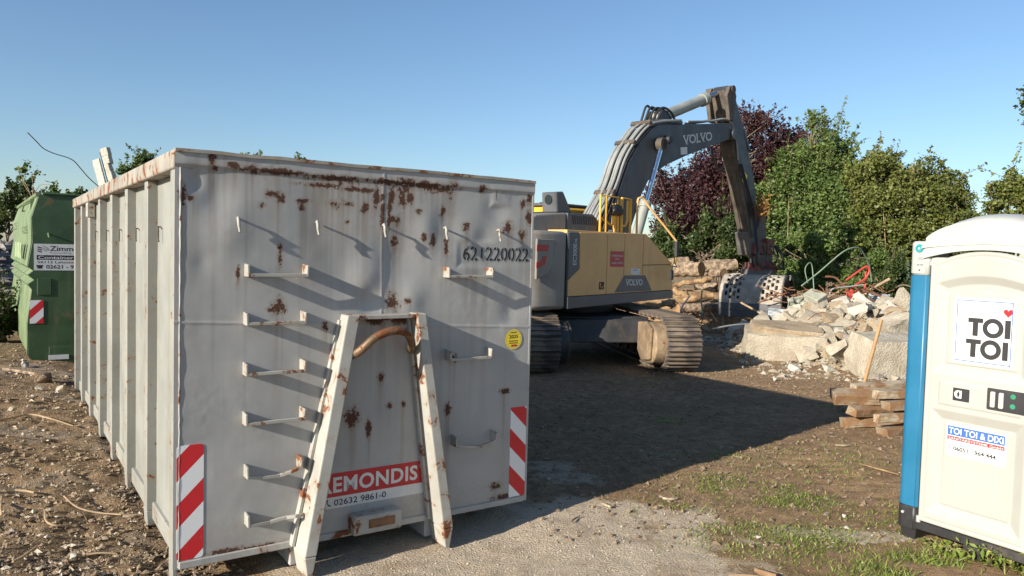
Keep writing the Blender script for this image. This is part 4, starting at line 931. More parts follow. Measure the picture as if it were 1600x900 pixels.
for s in (-1, 1):
    y = -0.41 if s < 0 else 0.30
    cy = MB().tube([(1.30, y, 2.02), (1.72, y, 3.02)], 0.105, 18).build('hoist_cylinder', M['cyl'], ex, 0, 40)
    MB().tube([(1.685, y, 2.94), (1.735, y, 3.06)], 0.125, 18).build('gland', M['cyl'], cy, 0, 40)
    MB().tube([(1.735, y, 3.06), (2.26, y, 4.33)], 0.055, 14).build('rod', M['chrome'], cy, 0, 40)
    MB().tube([(2.26, y - 0.07, 4.33), (2.26, y + 0.07, 4.33)], 0.14, 18).build('rod_eye', M['armbrown'], cy, 0, 40)
acy = MB().tube([(2.55, 0, 4.98), (2.88, 0, 5.05), (4.60, 0, 5.70)], [0.12, 0.125, 0.125], 18).build('arm_cylinder', M['cyl'], ex, 0, 40)
MB().tube([(4.52, 0, 5.665), (4.70, 0, 5.735)], 0.155, 18).build('gland', M['cyl'], acy, 0, 40)
MB().tube([(4.70, 0, 5.735), (5.40, 0, 6.02)], 0.062, 14).build('rod', M['chrome'], acy, 0, 40)
MB().prism([(2.30, 4.74), (3.0, 4.86), (2.85, 5.15), (2.60, 5.14)], -0.17, -0.13).prism([(2.30, 4.74), (3.0, 4.86), (2.85, 5.15), (2.60, 5.14)], 0.13, 0.17).build('cylinder_bracket', M['boom'], bo, 0.01)
for i, (y, dz) in enumerate(((-0.26, 0.05), (-0.18, 0.08), (-0.10, 0.06), (-0.02, 0.09), (0.06, 0.06), (0.14, 0.05))):
    pts = [(0.15, y * 1.1, 2.25), (0.36, y, 2.70)] + [(x - 0.05 - dz * 0.9, y, z + dz * 0.8) for x, z in ((0.95, 3.26), (1.25, 3.86), (1.61, 4.29), (2.07, 4.66))] + [(2.45 + 0.1 * i, y, 4.80 + dz), (3.2 + 0.15 * i, y, 4.93 + dz)]
    MB().tube(smooth_pts(pts, 4), 0.034 if i % 2 else 0.028, 8).build('hydraulic_pipe', M['pipe'], bo, 0, 60)
for (x, z) in ((0.80, 3.20), (1.45, 4.28), (2.0, 4.76)):
    MB().box(-0.05, 0.05, -0.31, 0.19, -0.05, 0.05, Matrix.Translation((x - 0.02, 0, z)) @ Matrix.Rotation(-0.9, 4, 'Y')).build('pipe_clamp', M['armbrown'], bo, 0.01)
for k in range(4):
    a = random.uniform(-0.1, 0.1)
    MB().tube(smooth_pts([(2.2, -0.2 + 0.1 * k, 4.85), (2.35, -0.22 + 0.1 * k, 5.05 + 0.05 * k), (2.6, -0.2 + 0.1 * k, 5.18), (2.9, -0.2 + 0.1 * k + a, 5.12), (3.1, -0.2 + 0.1 * k, 4.95)], 4), 0.026, 7).build('hose', M['rubber'], bo, 0, 60)
for k in range(3):
    MB().tube(smooth_pts([(3.6 + 0.2 * k, -0.2 + 0.18 * k, 5.02), (4.6, -0.22 + 0.18 * k, 5.17), (5.2, -0.26 + 0.2 * k, 5.30), (5.55, -0.27 + 0.2 * k, 5.20), (5.80, -0.26 + 0.2 * k, 4.85), (5.95, -0.25 + 0.2 * k, 4.4)], 5), 0.026, 7).build('hose', M['pipe'], bo, 0, 60)
MB().tube(smooth_pts([(4.9, -0.1, 4.62), (5.0, -0.1, 4.35), (5.25, -0.1, 4.1), (5.5, -0.1, 4.2)], 4), 0.03, 7).build('hose', M['armbrown'], bo, 0, 60)
# arm
AR = [(5.22, 6.00), (5.36, 6.14), (5.50, 6.10), (5.72, 5.93), (6.06, 5.41), (6.42, 4.77), (6.74, 4.31), (6.96, 3.79), (7.06, 3.3), (7.16, 2.50), (6.92, 2.50), (6.60, 3.2), (6.12, 4.10), (5.76, 4.72), (5.62, 5.15), (5.50, 5.30)]
arm = MB().prism(AR, -0.23, 0.15).build('arm', M['boom'], ex, 0.012)
m = MB(); bk = [(5.20, 6.00), (5.48, 5.30), (5.60, 5.15), (5.74, 4.72), (6.10, 4.10), (6.58, 3.2), (6.90, 2.50)]
for (x0, z0), (x1, z1) in zip(bk[:-1], bk[1:]):
    m.hexa([(x0 - 0.012, -0.222, z0), (x1 - 0.012, -0.222, z1), (x1 + 0.03, -0.222, z1 - 0.01), (x0 + 0.03, -0.222, z0 - 0.01), (x0 - 0.012, 0.142, z0), (x1 - 0.012, 0.142, z1), (x1 + 0.03, 0.142, z1 - 0.01), (x0 + 0.03, 0.142, z0 - 0.01)])
m.build('worn_underside', M['armbrown'], arm)
m = MB(); 
for y in (-0.12, 0.04):
    m.hexa([(x, yy_, z) for (x, z), yy_ in (((6.12, 4.02), y - 0.012), ((6.90, 2.44), y - 0.012), ((6.90, 2.44), y + 0.012), ((6.12, 4.02), y + 0.012), ((6.09, 4.10), y - 0.012), ((6.86, 2.52), y - 0.012), ((6.86, 2.52), y + 0.012), ((6.09, 4.10), y + 0.012))])
m.build('stiffener', M['armbrown'], arm)
MB().prism([(5.12, 5.85), (5.24, 6.08), (5.44, 6.14), (5.58, 5.9), (5.50, 5.28), (5.30, 5.28)], -0.34, -0.24).build('ear_plate', M['armbrown'], arm, 0.012)
MB().prism([(5.12, 5.85), (5.24, 6.08), (5.44, 6.14), (5.58, 5.9), (5.50, 5.28), (5.30, 5.28)], 0.16, 0.26).build('ear_plate', M['armbrown'], arm, 0.012)
MB().tube([(5.40, -0.36, 6.03), (5.40, 0.36, 6.03)], 0.10, 16).build('pin', M['armbrown'], arm, 0, 40)
MB().tube([(5.58, -0.36, 4.98), (5.58, 0.36, 4.98)], 0.14, 16).build('pin', M['boom'], arm, 0, 40)
bc = MB().tube([(6.05, 0, 5.72), (6.85, 0, 4.75)], 0.11, 16).build('tool_cylinder', M['boom'], arm, 0, 40)
MB().tube([(6.85, 0, 4.75), (7.42, 0, 3.35)], 0.06, 12).build('rod', M['pipe'], bc, 0, 40)
MB().box(-0.10, 0.10, -0.237, -0.2305, -0.13, 0.13, Matrix.Translation((6.36, 0, 3.98)) @ Matrix.Rotation(0.45, 4, 'Y')).build('warning_label', M['yellow_vinyl'], arm)
for k, (dx, y) in enumerate(((0, -0.27), (0.06, -0.29), (0.55, 0.1), (0.62, 0.0))):
    MB().tube(smooth_pts([(6.0 + dx, y, 4.3), (6.55 + dx, y - 0.03, 3.4), (6.75 + dx, y - 0.05, 2.9), (6.55 + dx * 0.8, y - 0.28, 2.1), (6.75 + dx * 0.6, y - 0.32, 1.72), (7.2 + dx * 0.3, y - 0.26, 1.75)], 5), 0.024, 7).build('hose', M['rubber'], arm, 0, 60)
# coupler, rotator, grapple
MB().prism([(6.75, 2.62), (7.30, 2.75), (7.55, 3.35), (7.72, 3.30), (7.80, 2.40), (7.62, 2.02), (6.98, 2.02)], -0.20, 0.20).build('linkage', M['grapdark'], ex, 0.02)
MB().box(7.02, 7.52, -0.34, 0.20, 2.06, 2.36).build('coupler', M['grapred'], ex, 0.02)
MB().box(7.56, 7.98, -0.36, 0.34, 2.06, 2.48).build('coupler', M['grapred'], ex, 0.02)
GC = (7.46, -0.22)
MB().tube([(GC[0], GC[1], 1.84), (GC[0], GC[1], 2.05)], 0.30, 24).build('rotator_neck', M['grapdark'], ex, 0, 40)
MB().tube([(GC[0], GC[1], 1.705), (GC[0], GC[1], 1.84)], 0.40, 24).build('rotator_flange', M['grapred'], ex, 0, 40)
MB().tube([(GC[0], GC[1], 1.62), (GC[0], GC[1], 1.70)], 0.44, 24).build('rotator', M['grapred'], ex, 0, 40)
for k in range(5):
    a0 = -2.6 + 0.5 * k
    MB().tube(smooth_pts([(GC[0] + 0.40 * math.cos(a0), GC[1] + 0.40 * math.sin(a0), 2.3), (GC[0] + 0.58 * math.cos(a0 + 0.2), GC[1] + 0.58 * math.sin(a0 + 0.2), 1.95), (GC[0] + 0.60 * math.cos(a0 + 0.9), GC[1] + 0.60 * math.sin(a0 + 0.9), 1.68), (GC[0] + 0.48 * math.cos(a0 + 1.7), GC[1] + 0.48 * math.sin(a0 + 1.7), 1.78)], 5), 0.022, 7).build('hose', M['rubber'], ex, 0, 60)
GM = Matrix.Translation((GC[0] - 0.08, GC[1], 0.17)) @ Matrix.Rotation(math.radians(61.9) - EA, 4, 'Z')    # x = opening axis, y = shell width
gb = MB().hexa([(-0.55, -0.38, 1.08), (0.55, -0.38, 1.08), (0.55, 0.38, 1.08), (-0.55, 0.38, 1.08), (-0.32, -0.40, 1.498), (0.32, -0.40, 1.498), (0.32, 0.40, 1.498), (-0.32, 0.40, 1.498)], GM).build('grapple_housing', M['grapdark'], ex, 0.02)
def shell(sg):
    pr_ = [(-0.30, 1.34), (-0.52, 1.34), (-0.74, 1.27), (-0.92, 1.14), (-1.06, 0.96), (-1.12, 0.78), (-1.13, 0.60)]
    P = smooth_pts([(x, 0, z) for x, z in pr_], 5); na = len(P); nw = 46; W2 = 0.76
    V = [(p.x * -sg if sg > 0 else p.x, -W2 + 2 * W2 * j / (nw - 1), p.z) for p in P for j in range(nw)]
    F = []
    for i in range(na - 1):
        for j in range(nw - 1):
            b = (i - 1) // 5; col = (j - 3) // 3; hole = False
            if 1 <= b <= 4 and 0 <= j - 3 < 39 and (j - 3) % 3 < 1 + (1 if True else 0) - 0:
                cc = (j - 3) // 3
                if cc in (0, 1, 2, 3, 9, 10, 11, 12) and (i - 1 + (2 if cc % 2 else 0)) % 5 < 3 and (j - 3) % 3 < 2: hole = True
            if not hole: F.append((i * nw + j, (i + 1) * nw + j, (i + 1) * nw + j + 1, i * nw + j + 1))
    V2 = [tuple(GM @ Vector(v)) for v in V]
    me_ = arr_mesh('shell', V2, F); o = link('shell', me_, M['grapple'], ex)
    so = o.modifiers.new('solid', 'SOLIDIFY'); so.thickness = 0.035; so.offset = 0
    x = 1.135 if sg > 0 else -1.135
    MB().hexa([(x - 0.035, -W2 - 0.02, 0.28), (x + 0.035, -W2 - 0.02, 0.28), (x + 0.035, W2 + 0.02, 0.28), (x - 0.035, W2 + 0.02, 0.28), (x - 0.03, -W2 - 0.02, 0.64), (x + 0.03, -W2 - 0.02, 0.64), (x + 0.03, W2 + 0.02, 0.64), (x - 0.03, W2 + 0.02, 0.64)], GM).build('cutting_edge', M['dgrey'], o, 0.01)
    MB().box(x - 0.045, x + 0.045, -W2 - 0.021, W2 + 0.021, 0.46, 0.50, GM).build('edge_rib', M['grapdark'], o, 0.006)
    for y in (-W2, W2):
        m = MB(); Q = [(p.x * -sg if sg > 0 else p.x, p.z) for p in P] + [(x, 0.3)]
        for (a, b), (c, d) in zip(Q[:-1], Q[1:]):
            def inn(a, b): 
                v = Vector((0 - a, 0.75 - b)); v.normalize(); return (a + v.x * 0.13, b + v.y * 0.13)
            (a2, b2), (c2, d2) = inn(a, b), inn(c, d)
            m.hexa([(a, y - 0.02, b), (c, y - 0.02, d), (c2, y - 0.02, d2), (a2, y - 0.02, b2), (a, y + 0.02, b), (c, y + 0.02, d), (c2, y + 0.02, d2), (a2, y + 0.02, b2)], GM)
        m.build('side_rim', M['grapdark'], o)
    m = MB()
    for y in (-0.22, 0.22):
        m.box(min(0.4 * (1 if sg > 0 else -1), x * 0.75), max(0.4 * (1 if sg > 0 else -1), x * 0.75), y - 0.03, y + 0.03, 1.02, 1.26, GM)
    m.build('hinge_arm', M['grapdark'], o, 0.01)
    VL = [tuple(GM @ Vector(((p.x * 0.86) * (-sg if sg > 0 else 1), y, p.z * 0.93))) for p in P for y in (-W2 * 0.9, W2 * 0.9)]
    ln_ = link('slot_shade_plate', arr_mesh('slot_shade_plate', VL, grid_faces(na, 2)), M['grapdark'], o)  # added dark plate behind the shell so its slots read as shaded
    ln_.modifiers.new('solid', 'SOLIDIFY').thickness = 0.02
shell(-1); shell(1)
# undercarriage
AL = math.radians(10)
UM = Matrix.Rotation(-EA, 4, 'Z') @ Matrix.Translation((0.02, -0.42, 0)) @ Matrix.Rotation(math.atan2(-math.cos(AL), math.sin(AL)), 4, 'Z')   # x = travel direction, towards the camera
def upart(m, name, mat, bevel=0.0, smooth=None, parent=ex): 
    m.v = [tuple(UM @ Vector(v)) for v in m.v]; return m.build(name, M[mat], parent, bevel, smooth)
R_ = 0.43; HC = 1.95; ZC = 0.475
per = 4 * HC + 2 * math.pi * R_; NS = 46; pit = per / NS
def path(s):
    s %= per
    if s < 2 * HC: return Vector((HC - s, 0, ZC + R_)), math.pi
    s -= 2 * HC
    if s < math.pi * R_:
        a = math.pi / 2 + s / R_; return Vector((-HC + R_ * math.cos(a), 0, ZC + R_ * math.sin(a))), a + math.pi / 2
    s -= math.pi * R_
    if s < 2 * HC: return Vector((-HC + s, 0, ZC - R_)), 0.0
    s -= 2 * HC
    a = -math.pi / 2 + s / R_; return Vector((HC + R_ * math.cos(a), 0, ZC + R_ * math.sin(a))), a + math.pi / 2
sm = MB(); w = pit * 0.48
sm.box(-w, w, -0.30, 0.30, -0.016, 0.012)
for gx_ in (-w * 0.80, -w * 0.05, w * 0.70): sm.box(gx_ - 0.010, gx_ + 0.010, -0.30, 0.30, -0.050, -0.0161)
sm.box(-w * 0.5, w * 0.5, -0.11, -0.05, 0.0121, 0.07).box(-w * 0.5, w * 0.5, 0.05, 0.11, 0.0121, 0.07)
shoe_me = sm.mesh('track_shoe'); shoe_me.materials.append(M['shoe'])
for sd in (-1.195, 1.195):
    for k in range(NS):
        p, a = path(k * pit + 0.03)
        o = bpy.data.objects.new('track_shoe', shoe_me); COL.objects.link(o); o.parent = ex
        ja = a + random.uniform(-0.015, 0.015)
        o.matrix_local = UM @ Matrix.Translation((p.x, p.y + sd, p.z)) @ Matrix.Rotation(-ja, 4, 'Y')
    upart(MB().box(-1.9, 1.8, sd - 0.17, sd + 0.17, 0.28, 0.72), 'track_frame', 'under', 0.03)
    for x, nm in ((HC, 'idler'), (-HC, 'sprocket')):
        upart(MB().tube([(x, sd - 0.16, ZC), (x, sd + 0.16, ZC)], 0.36, 26), nm, 'under', 0.02, 40)
    for k in range(8):
        upart(MB().tube([(-1.5 + k * 0.43, sd - 0.15, 0.20), (-1.5 + k * 0.43, sd + 0.15, 0.20)], 0.11, 14), 'bottom_roller', 'under', 0, 40)
ii = 1.195
for sgn in (1, -1):
    upart(MB().tube([(HC + 0.02, sgn * ii - sgn * 0.16, ZC), (HC + 0.02, sgn * ii - sgn * 0.47, ZC)], [0.38, 0.36], 26), 'final_drive_hub', 'mud' if sgn > 0 else 'under', 0.02, 40)
    upart(MB().prism([(1.55, 0.32), (1.75, 0.16), (2.15, 0.22), (2.20, 0.74), (1.95, 0.84), (1.55, 0.80)], sgn * ii - sgn * 0.50 - 0.02, sgn * ii - sgn * 0.50 + 0.02), 'guard_plate', 'mud' if sgn > 0 else 'under', 0.008)
upart(MB().box(-1.2, 1.2, -1.0, 1.0, 0.50, 0.85).hexa([(-1.3, -1.05, 0.35), (-0.5, -1.05, 0.35), (-0.5, 1.05, 0.35), (-1.3, 1.05, 0.35), (-1.1, -1.0, 0.8), (-0.4, -1.0, 0.8), (-0.4, 1.0, 0.8), (-1.1, 1.0, 0.8)]).hexa([(0.6, -1.05, 0.42), (1.5, -1.05, 0.42), (1.5, 1.05, 0.42), (0.6, 1.05, 0.42), (0.5, -0.95, 0.82), (1.35, -0.95, 0.82), (1.35, 0.95, 0.82), (0.5, 0.95, 0.82)]), 'car_body', 'under', 0.02)
MB().tube([(0, 0, 0.84), (0, 0, 1.10)], 0.75, 32).build('slew_ring', M['under'], ex, 0, 40)
# ------------------------------------------------------------------ broken concrete
def chunk_mesh(name, sx, sy, sz, seed, npt=16, rough=0.05, slab=False, sub=2):
    r = random.Random(seed); bm = bmesh.new()
    pts = []
    for i in range(npt):
        p = Vector((r.uniform(-1, 1), r.uniform(-1, 1), r.uniform(-1, 1)))
        k = r.choice((0, 1, 2)) if not slab else r.choice((0, 1, 2, 2, 2))
        p[k] = math.copysign(1, p[k]) * r.uniform(0.82, 1.0)
        pts.append(p)
    if slab:
        pts += [Vector((a * r.uniform(0.8, 1), b * r.uniform(0.8, 1), c)) for a in (-1, 1) for b in (-1, 1) for c in (-1, 1)]
    for p in pts: bm.verts.new((p.x * sx / 2, p.y * sy / 2, p.z * sz / 2))
    bmesh.ops.convex_hull(bm, input=bm.verts)
    for v in [v for v in bm.verts if not v.link_faces]: bm.verts.remove(v)
    bmesh.ops.triangulate(bm, faces=bm.faces)
    m0 = max(sx, sy, sz)
    if sub:
        big = [e for e in bm.edges if e.calc_length() > 0.22 * max(sx, sy, sz)]
        bmesh.ops.subdivide_edges(bm, edges=big, cuts=sub + (3 if m0 > 0.45 else 0), use_grid_fill=True)
        bmesh.ops.triangulate(bm, faces=bm.faces)
        s0 = seed * 1.37
        m_ = max(sx, sy, sz)
        for v in bm.verts:
            q = v.co / m_ * 3
            d = float(fbm(np.array(q.x + q.z * 0.7 + s0), np.array(q.y - q.z * 0.6), 3, s0))
            d2 = float(fbm(np.array(v.co.x * 9 + v.co.z * 5 + s0), np.array(v.co.y * 9 - v.co.z * 6), 3, s0 + 2))
            v.co += v.normal * (d * rough * m_ + d2 * min(0.045, 0.07 * m_))
    me_ = bpy.data.meshes.new(name); bm.to_mesh(me_); bm.free()
    return me_
RB = []
def chunk(px, py, Y, wpx, hpx, label, mat='concrete', depth=0.9, rot=(0, 0, 0), slab=False, seed=None, rough=0.05, npt=16, group=None, name='concrete_chunk', zmin=None):
    c = at(px, py, Y); w = wpx * Y / FPX * 1.12; h = hpx * Y / FPX * 1.12
    seed = seed if seed is not None else len(RB) + 3
    o = link(name, chunk_mesh(name, w, w * depth, h, seed, npt, rough, slab), M[mat], None, 32)
    o.location = (c.x, c.y, c.z); o.rotation_euler = rot
    tag(o, label, 'rubble', group or 'broken concrete in the rubble heap'); RB.append(o); return o
chunk(1222, 541, 14.9, 108, 42, 'longest pale concrete slab lying at the left front of the rubble heap', 'concrete', 0.8, (0.06, 0.03, -0.25), True, 3, 0.035)
chunk(1226, 517, 14.95, 98, 16, 'brown gritty broken top of the long front slab', 'concrete_brown', 0.75, (0.1, 0.02, -0.25), True, 5, 0.05)
chunk(1232, 500, 16.0, 38, 22, 'tilted light slab leaning beside the grey plastic sheeting', 'concrete', 0.5, (0.2, -0.55, 0.4), True, 7)
chunk(1287, 505, 15.8, 40, 24, 'rounded pale block at the middle of the heap', 'concrete', 0.9, (0, 0.1, 0.5), False, 11, 0.04)
chunk(1320, 500, 16.0, 34, 20, 'pale block below the round rusty plate', 'concrete', 0.9, (0.1, 0.1, 0.2), False, 12)
chunk(1313, 521, 15.1, 44, 30, 'large tilted block with a dark hollow beneath it', 'concrete', 0.7, (0.25, -0.3, 0.3), True, 13, 0.04)
chunk(1350, 504, 15.5, 28, 30, 'upright rounded block in the middle of the heap', 'concrete_brown', 0.9, (0, 0.1, 0.3), False, 14, 0.04)
chunk(1386, 490, 16.4, 50, 24, 'wide white plastered block on the crest of the heap', 'plaster', 0.7, (0.05, 0.05, 0.1), True, 15, 0.045)
chunk(1352, 486, 16.9, 24, 20, 'small pale block left of the white plastered block', 'concrete', 0.9, (0, 0.3, 0.8), False, 16)
chunk(1286, 545, 14.5, 22, 28, 'narrow block at the right end of the long slab', 'concrete_brown', 0.9, (0.1, 0.2, 0.9), False, 17)
chunk(1303, 552, 14.2, 30, 25, 'rounded boulder in the front gap of the heap', 'concrete_brown', 0.95, (0.3, 0.2, 0.1), False, 18, 0.03)
chunk(1325, 543, 14.3, 11, 36, 'thin dark grey slab standing upright in the front of the heap', 'darkstone', 1.6, (0.05, 0.12, 0.5), True, 19, 0.02)
chunk(1347, 537, 14.3, 22, 22, 'pale block right of the dark upright slab', 'concrete', 0.9, (0.2, 0.3, 0.4), False, 20)
chunk(1376, 516, 14.5, 40, 28, 'brownish pointed block behind the shovel handle', 'concrete_brown', 0.8, (0.1, 0.25, 0.7), False, 21)
chunk(1400, 516, 14.0, 48, 36, 'large sloping grey slab beside the toilet', 'concrete', 0.8, (0.1, -0.4, 0.2), True, 22)
chunk(1385, 557, 12.9, 92, 56, 'biggest concrete slab at the right front, behind the shovel handle', 'concrete', 0.75, (0.12, 0.02, 0.12), True, 23, 0.035)
chunk(1412, 468, 15.0, 26, 24, 'pale block highest on the heap beside the toilet post', 'concrete', 0.8, (0.2, 0.6, 0.2), False, 24)
def ground_chunk(px, py, wpx, hpx, label, mat='concrete', seed=1, rot=0.3, group='loose stones on the ground'):
    p = on(px, py, 0.02); Y_ = p.y; w = wpx * Y_ / FPX; h = hpx * Y_ / FPX
    o = link('stone', chunk_mesh('stone', w, w * 0.8, h * 1.15, seed, 14, 0.05, False, 1), M[mat], None, 35)
    o.location = (p.x, p.y + w * 0.3, gz(p.x, p.y) + h * 0.42); o.rotation_euler = (0.1, 0.1, rot)
    tag(o, label, 'stone', group); return o
ground_chunk(1244, 579, 21, 10, 'oval cream stone lying alone in front of the long slab', 'plaster', 31)
ground_chunk(1298, 580, 22, 12, 'white rounded stone in front of the heap near the dark slab', 'plaster', 32)
ground_chunk(1322, 577, 16, 8, 'flat pale stone right of the white rounded stone', 'concrete', 33)
ground_chunk(1402, 597, 20, 11, 'pale stone in front of the big right slab by the toilet', 'concrete', 34)
ground_chunk(1375, 592, 18, 9, 'grey stone in front of the big slab near the shovel', 'darkstone', 35)
ground_chunk(1145, 543, 14, 12, 'bluish white block in the shade right of the track', 'plaster', 36)
ground_chunk(1178, 533, 18, 14, 'grey block at the left tip of the long slab', 'darkstone', 37)
ground_chunk(1160, 574, 7, 5, 'small stone in the shade right of the track', 'concrete', 38)
ground_chunk(1212, 594, 7, 5, 'small pale stone on sunlit soil before the long slab', 'plaster', 39)
ground_chunk(1233, 568, 9, 5, 'small chip at the foot of the long slab', 'plaster', 40)
for k, (p, q, lab) in enumerate((((1262, 500), (1290, 488), 'thin rusty reinforcing rod left of the round plate'), ((1330, 515), (1352, 493), 'bent rusty rod sticking out beside the upright block'), ((1296, 530), (1270, 522), 'rusty rod poking out at the right end of the long slab'), ((1372, 505), (1398, 486), 'rusty rod above the brownish pointed block'))):
    P_ = [at(p[0], p[1], 14.6), at((p[0] + q[0]) / 2, (p[1] + q[1]) / 2 - 4, 14.5), at(q[0], q[1], 14.4)]
    tag(MB().tube(smooth_pts(P_, 4), 0.009, 6).build('reinforcing_rod', M['rusty'], None, 0, 60), lab, 'steel rod', 'rods in the rubble heap')
# the heap itself: mound of fines plus small stones
hx, hy = np.meshgrid(np.linspace(3.9, 11.5, 110), np.linspace(12.3, 20.5, 100), indexing='ij')
def heap(x, y):
    d = np.hypot((x - 7.6) / 3.3, (y - 16.3) / 3.4)
    z = 0.85 * sstep(1.0, 0.25, d + 0.12 * fbm(x, y, 3, 5.0))
    return z
hz = heap(hx, hy) + 0.09 * fbm(hx * 3, hy * 3, 3, 13.0) * sstep(0, 0.2, heap(hx, hy)) - 0.05
me = arr_mesh('rubble_fines', np.stack([hx.ravel(), hy.ravel(), hz.ravel()], 1), grid_faces(110, 100))
tag(link('rubble_fines', me, M['concrete_brown'], None, 180), 'earthy crushed concrete under the rubble heap', 'rubble', kind='stuff')
# medium pieces, alike
protos = [[chunk_mesh('concrete_piece', 1, 0.85, 0.65, 200 + k, 13, 0.06, False, 1) for k in range(8)] for _ in range(3)]
for ps, mt in zip(protos, ('concrete', 'plaster', 'concrete_brown')):
    for p in ps:
        p.materials.append(M[mt]); p.shade_smooth(); p.set_sharp_from_angle(angle=0.5)
r = random.Random(5); cnt = 0
def free(x, y):
    z = float(heap(np.array(x), np.array(y)))
    return z if z > 0.08 else None
while cnt < 235:
    if cnt < 160: x = r.uniform(4.7, 10.6); y = r.uniform(12.7, 18.4)
    else: x = r.uniform(5.0, 8.2); y = r.uniform(12.6, 16.4)
    z = free(x, y)
    if z is None: continue
    s = r.choice((0.14, 0.18, 0.24, 0.30, 0.38, 0.48)) * r.uniform(0.85, 1.25)
    tone = r.choice((0, 0, 1, 2))
    o = bpy.data.objects.new('concrete_piece', r.choice(protos[tone])); COL.objects.link(o)
    o.location = (x, y, z + 0.02 + 0.15 * s); o.scale = (s, s, s * r.uniform(0.7, 1)); o.rotation_euler = (r.uniform(-0.6, 0.6), r.uniform(-0.6, 0.6), r.uniform(0, 6.28))
    siz = 'small' if s < 0.2 else ('head-sized' if s < 0.36 else 'large')
    tn = ('cream', 'whitish', 'brownish')[tone]
    px_ = 800 + FPX * x / y
    wh = 'beside the long front slab' if px_ < 1262 else ('in the middle of the rubble heap' if px_ < 1340 else 'between the big slab and the toilet')
    dp = 'near the ground' if z < 0.35 else ('halfway up' if z < 0.65 else 'on the crest')
    lab = f'{siz} {tn} concrete piece {dp} {wh}'
    tag(o, lab, 'rubble', 'concrete pieces of the rubble heap'); cnt += 1

def scatter_mesh(name, pts, sizes, mat, label, cat, seed=0, flat_=0.7):
    """many small irregular stones as one object"""
    rg = np.random.default_rng(seed)
    base = np.array([(1, 0, 0), (-1, 0, 0), (0, 1, 0), (0, -1, 0), (0, 0, 1), (0, 0, -1)], float)
    F0 = np.array([(0, 2, 4), (2, 1, 4), (1, 3, 4), (3, 0, 4), (2, 0, 5), (1, 2, 5), (3, 1, 5), (0, 3, 5)])
    N = len(pts); V = base[None] * rg.uniform(0.6, 1.25, (N, 6, 3)) + rg.uniform(-0.25, 0.25, (N, 6, 3))
    a = rg.uniform(0, 6.28, N); ca, sa = np.cos(a), np.sin(a)
    x = V[..., 0] * ca[:, None] - V[..., 1] * sa[:, None]; y = V[..., 0] * sa[:, None] + V[..., 1] * ca[:, None]
    V = np.stack([x, y, V[..., 2] * flat_], 2) * (np.asarray(sizes)[:, None, None] * 0.5) + np.asarray(pts)[:, None, :]
    F = (F0[None] + 6 * np.arange(N)[:, None, None]).reshape(-1, 3)
    me_ = arr_mesh(name, V.reshape(-1, 3), F)
    o = link(name, me_, mat, None, 50); tag(o, label, cat, kind='stuff'); return o
rg = np.random.default_rng(17)
# small stones of the heap
n_ = 5200; x = rg.uniform(4.3, 10, n_); y = rg.uniform(12.2, 18.5, n_); z = heap(x, y) + 0.05 * fbm(x * 3, y * 3, 3, 13.0) * (heap(x, y) > 0.05) - 0.02
k = (heap(x, y) > 0.02) | (rg.random(n_) < 0.30); x, y, z = x[k], y[k], z[k]
z = np.maximum(z, ground_h(x, y))
scatter_mesh('rubble_chips', np.stack([x, y, z], 1), 0.04 + 0.14 * rg.random(len(x)) ** 2.5, M['concrete'], 'small concrete chips strewn over the rubble heap', 'rubble', 1)
# clods and stones on the left
n_ = 26000; y = 4.2 + 9.0 * rg.random(n_) ** 1.6; x = -0.5 - rg.random(n_) * (y * 0.72)
lf_, gr_ = zones(x, y); k = rg.random(n_) < lf_; x, y = x[k], y[k]
s = 0.006 + 0.045 * rg.random(len(x)) ** 4; cl_ = fbm(x * 1.4, y * 1.4, 3, 77.0); s = s * (1 + 0.9 * np.clip(cl_, 0, 1))
scatter_mesh('soil_clods', np.stack([x, y, ground_h(x, y) + s * 0.15], 1), s, M['clod'], 'loose dry soil clods left of the grey container', 'soil', 2)
k = rg.random(len(x)) < 0.10
scatter_mesh('pale_stones', np.stack([x[k], y[k], ground_h(x[k], y[k]) + s[k] * 0.2], 1), s[k] * 1.0 + 0.006, M['gravel'], 'small pale stones in the soil left of the grey container', 'stone', 3)
# grit in front
n_ = 16000; x = rg.uniform(-2.2, 3.0, n_); y = rg.uniform(3.9, 7.4, n_)
lf_, gr_ = zones(x, y); k = rg.random(n_) < gr_ * 0.9 + 0.03; x, y = x[k], y[k]
s = 0.004 + 0.014 * rg.random(len(x)) ** 4
scatter_mesh('limestone_grit', np.stack([x, y, ground_h(x, y) + s * 0.15], 1), s, M['gravel'], 'pale crushed limestone grit in front of the grey container', 'gravel', 4)
# pebbles and lumps on the right-hand soil
n_ = 15000; x = rg.uniform(0.2, 7.5, n_); y = rg.uniform(5.0, 13.5, n_)
s = 0.008 + 0.055 * rg.random(n_) ** 6
scatter_mesh('soil_crumbs', np.stack([x, y, ground_h(x, y) + s * 0.12], 1), s, M['clod'], 'soil crumbs on the worn ground between container and toilet', 'soil', 5)

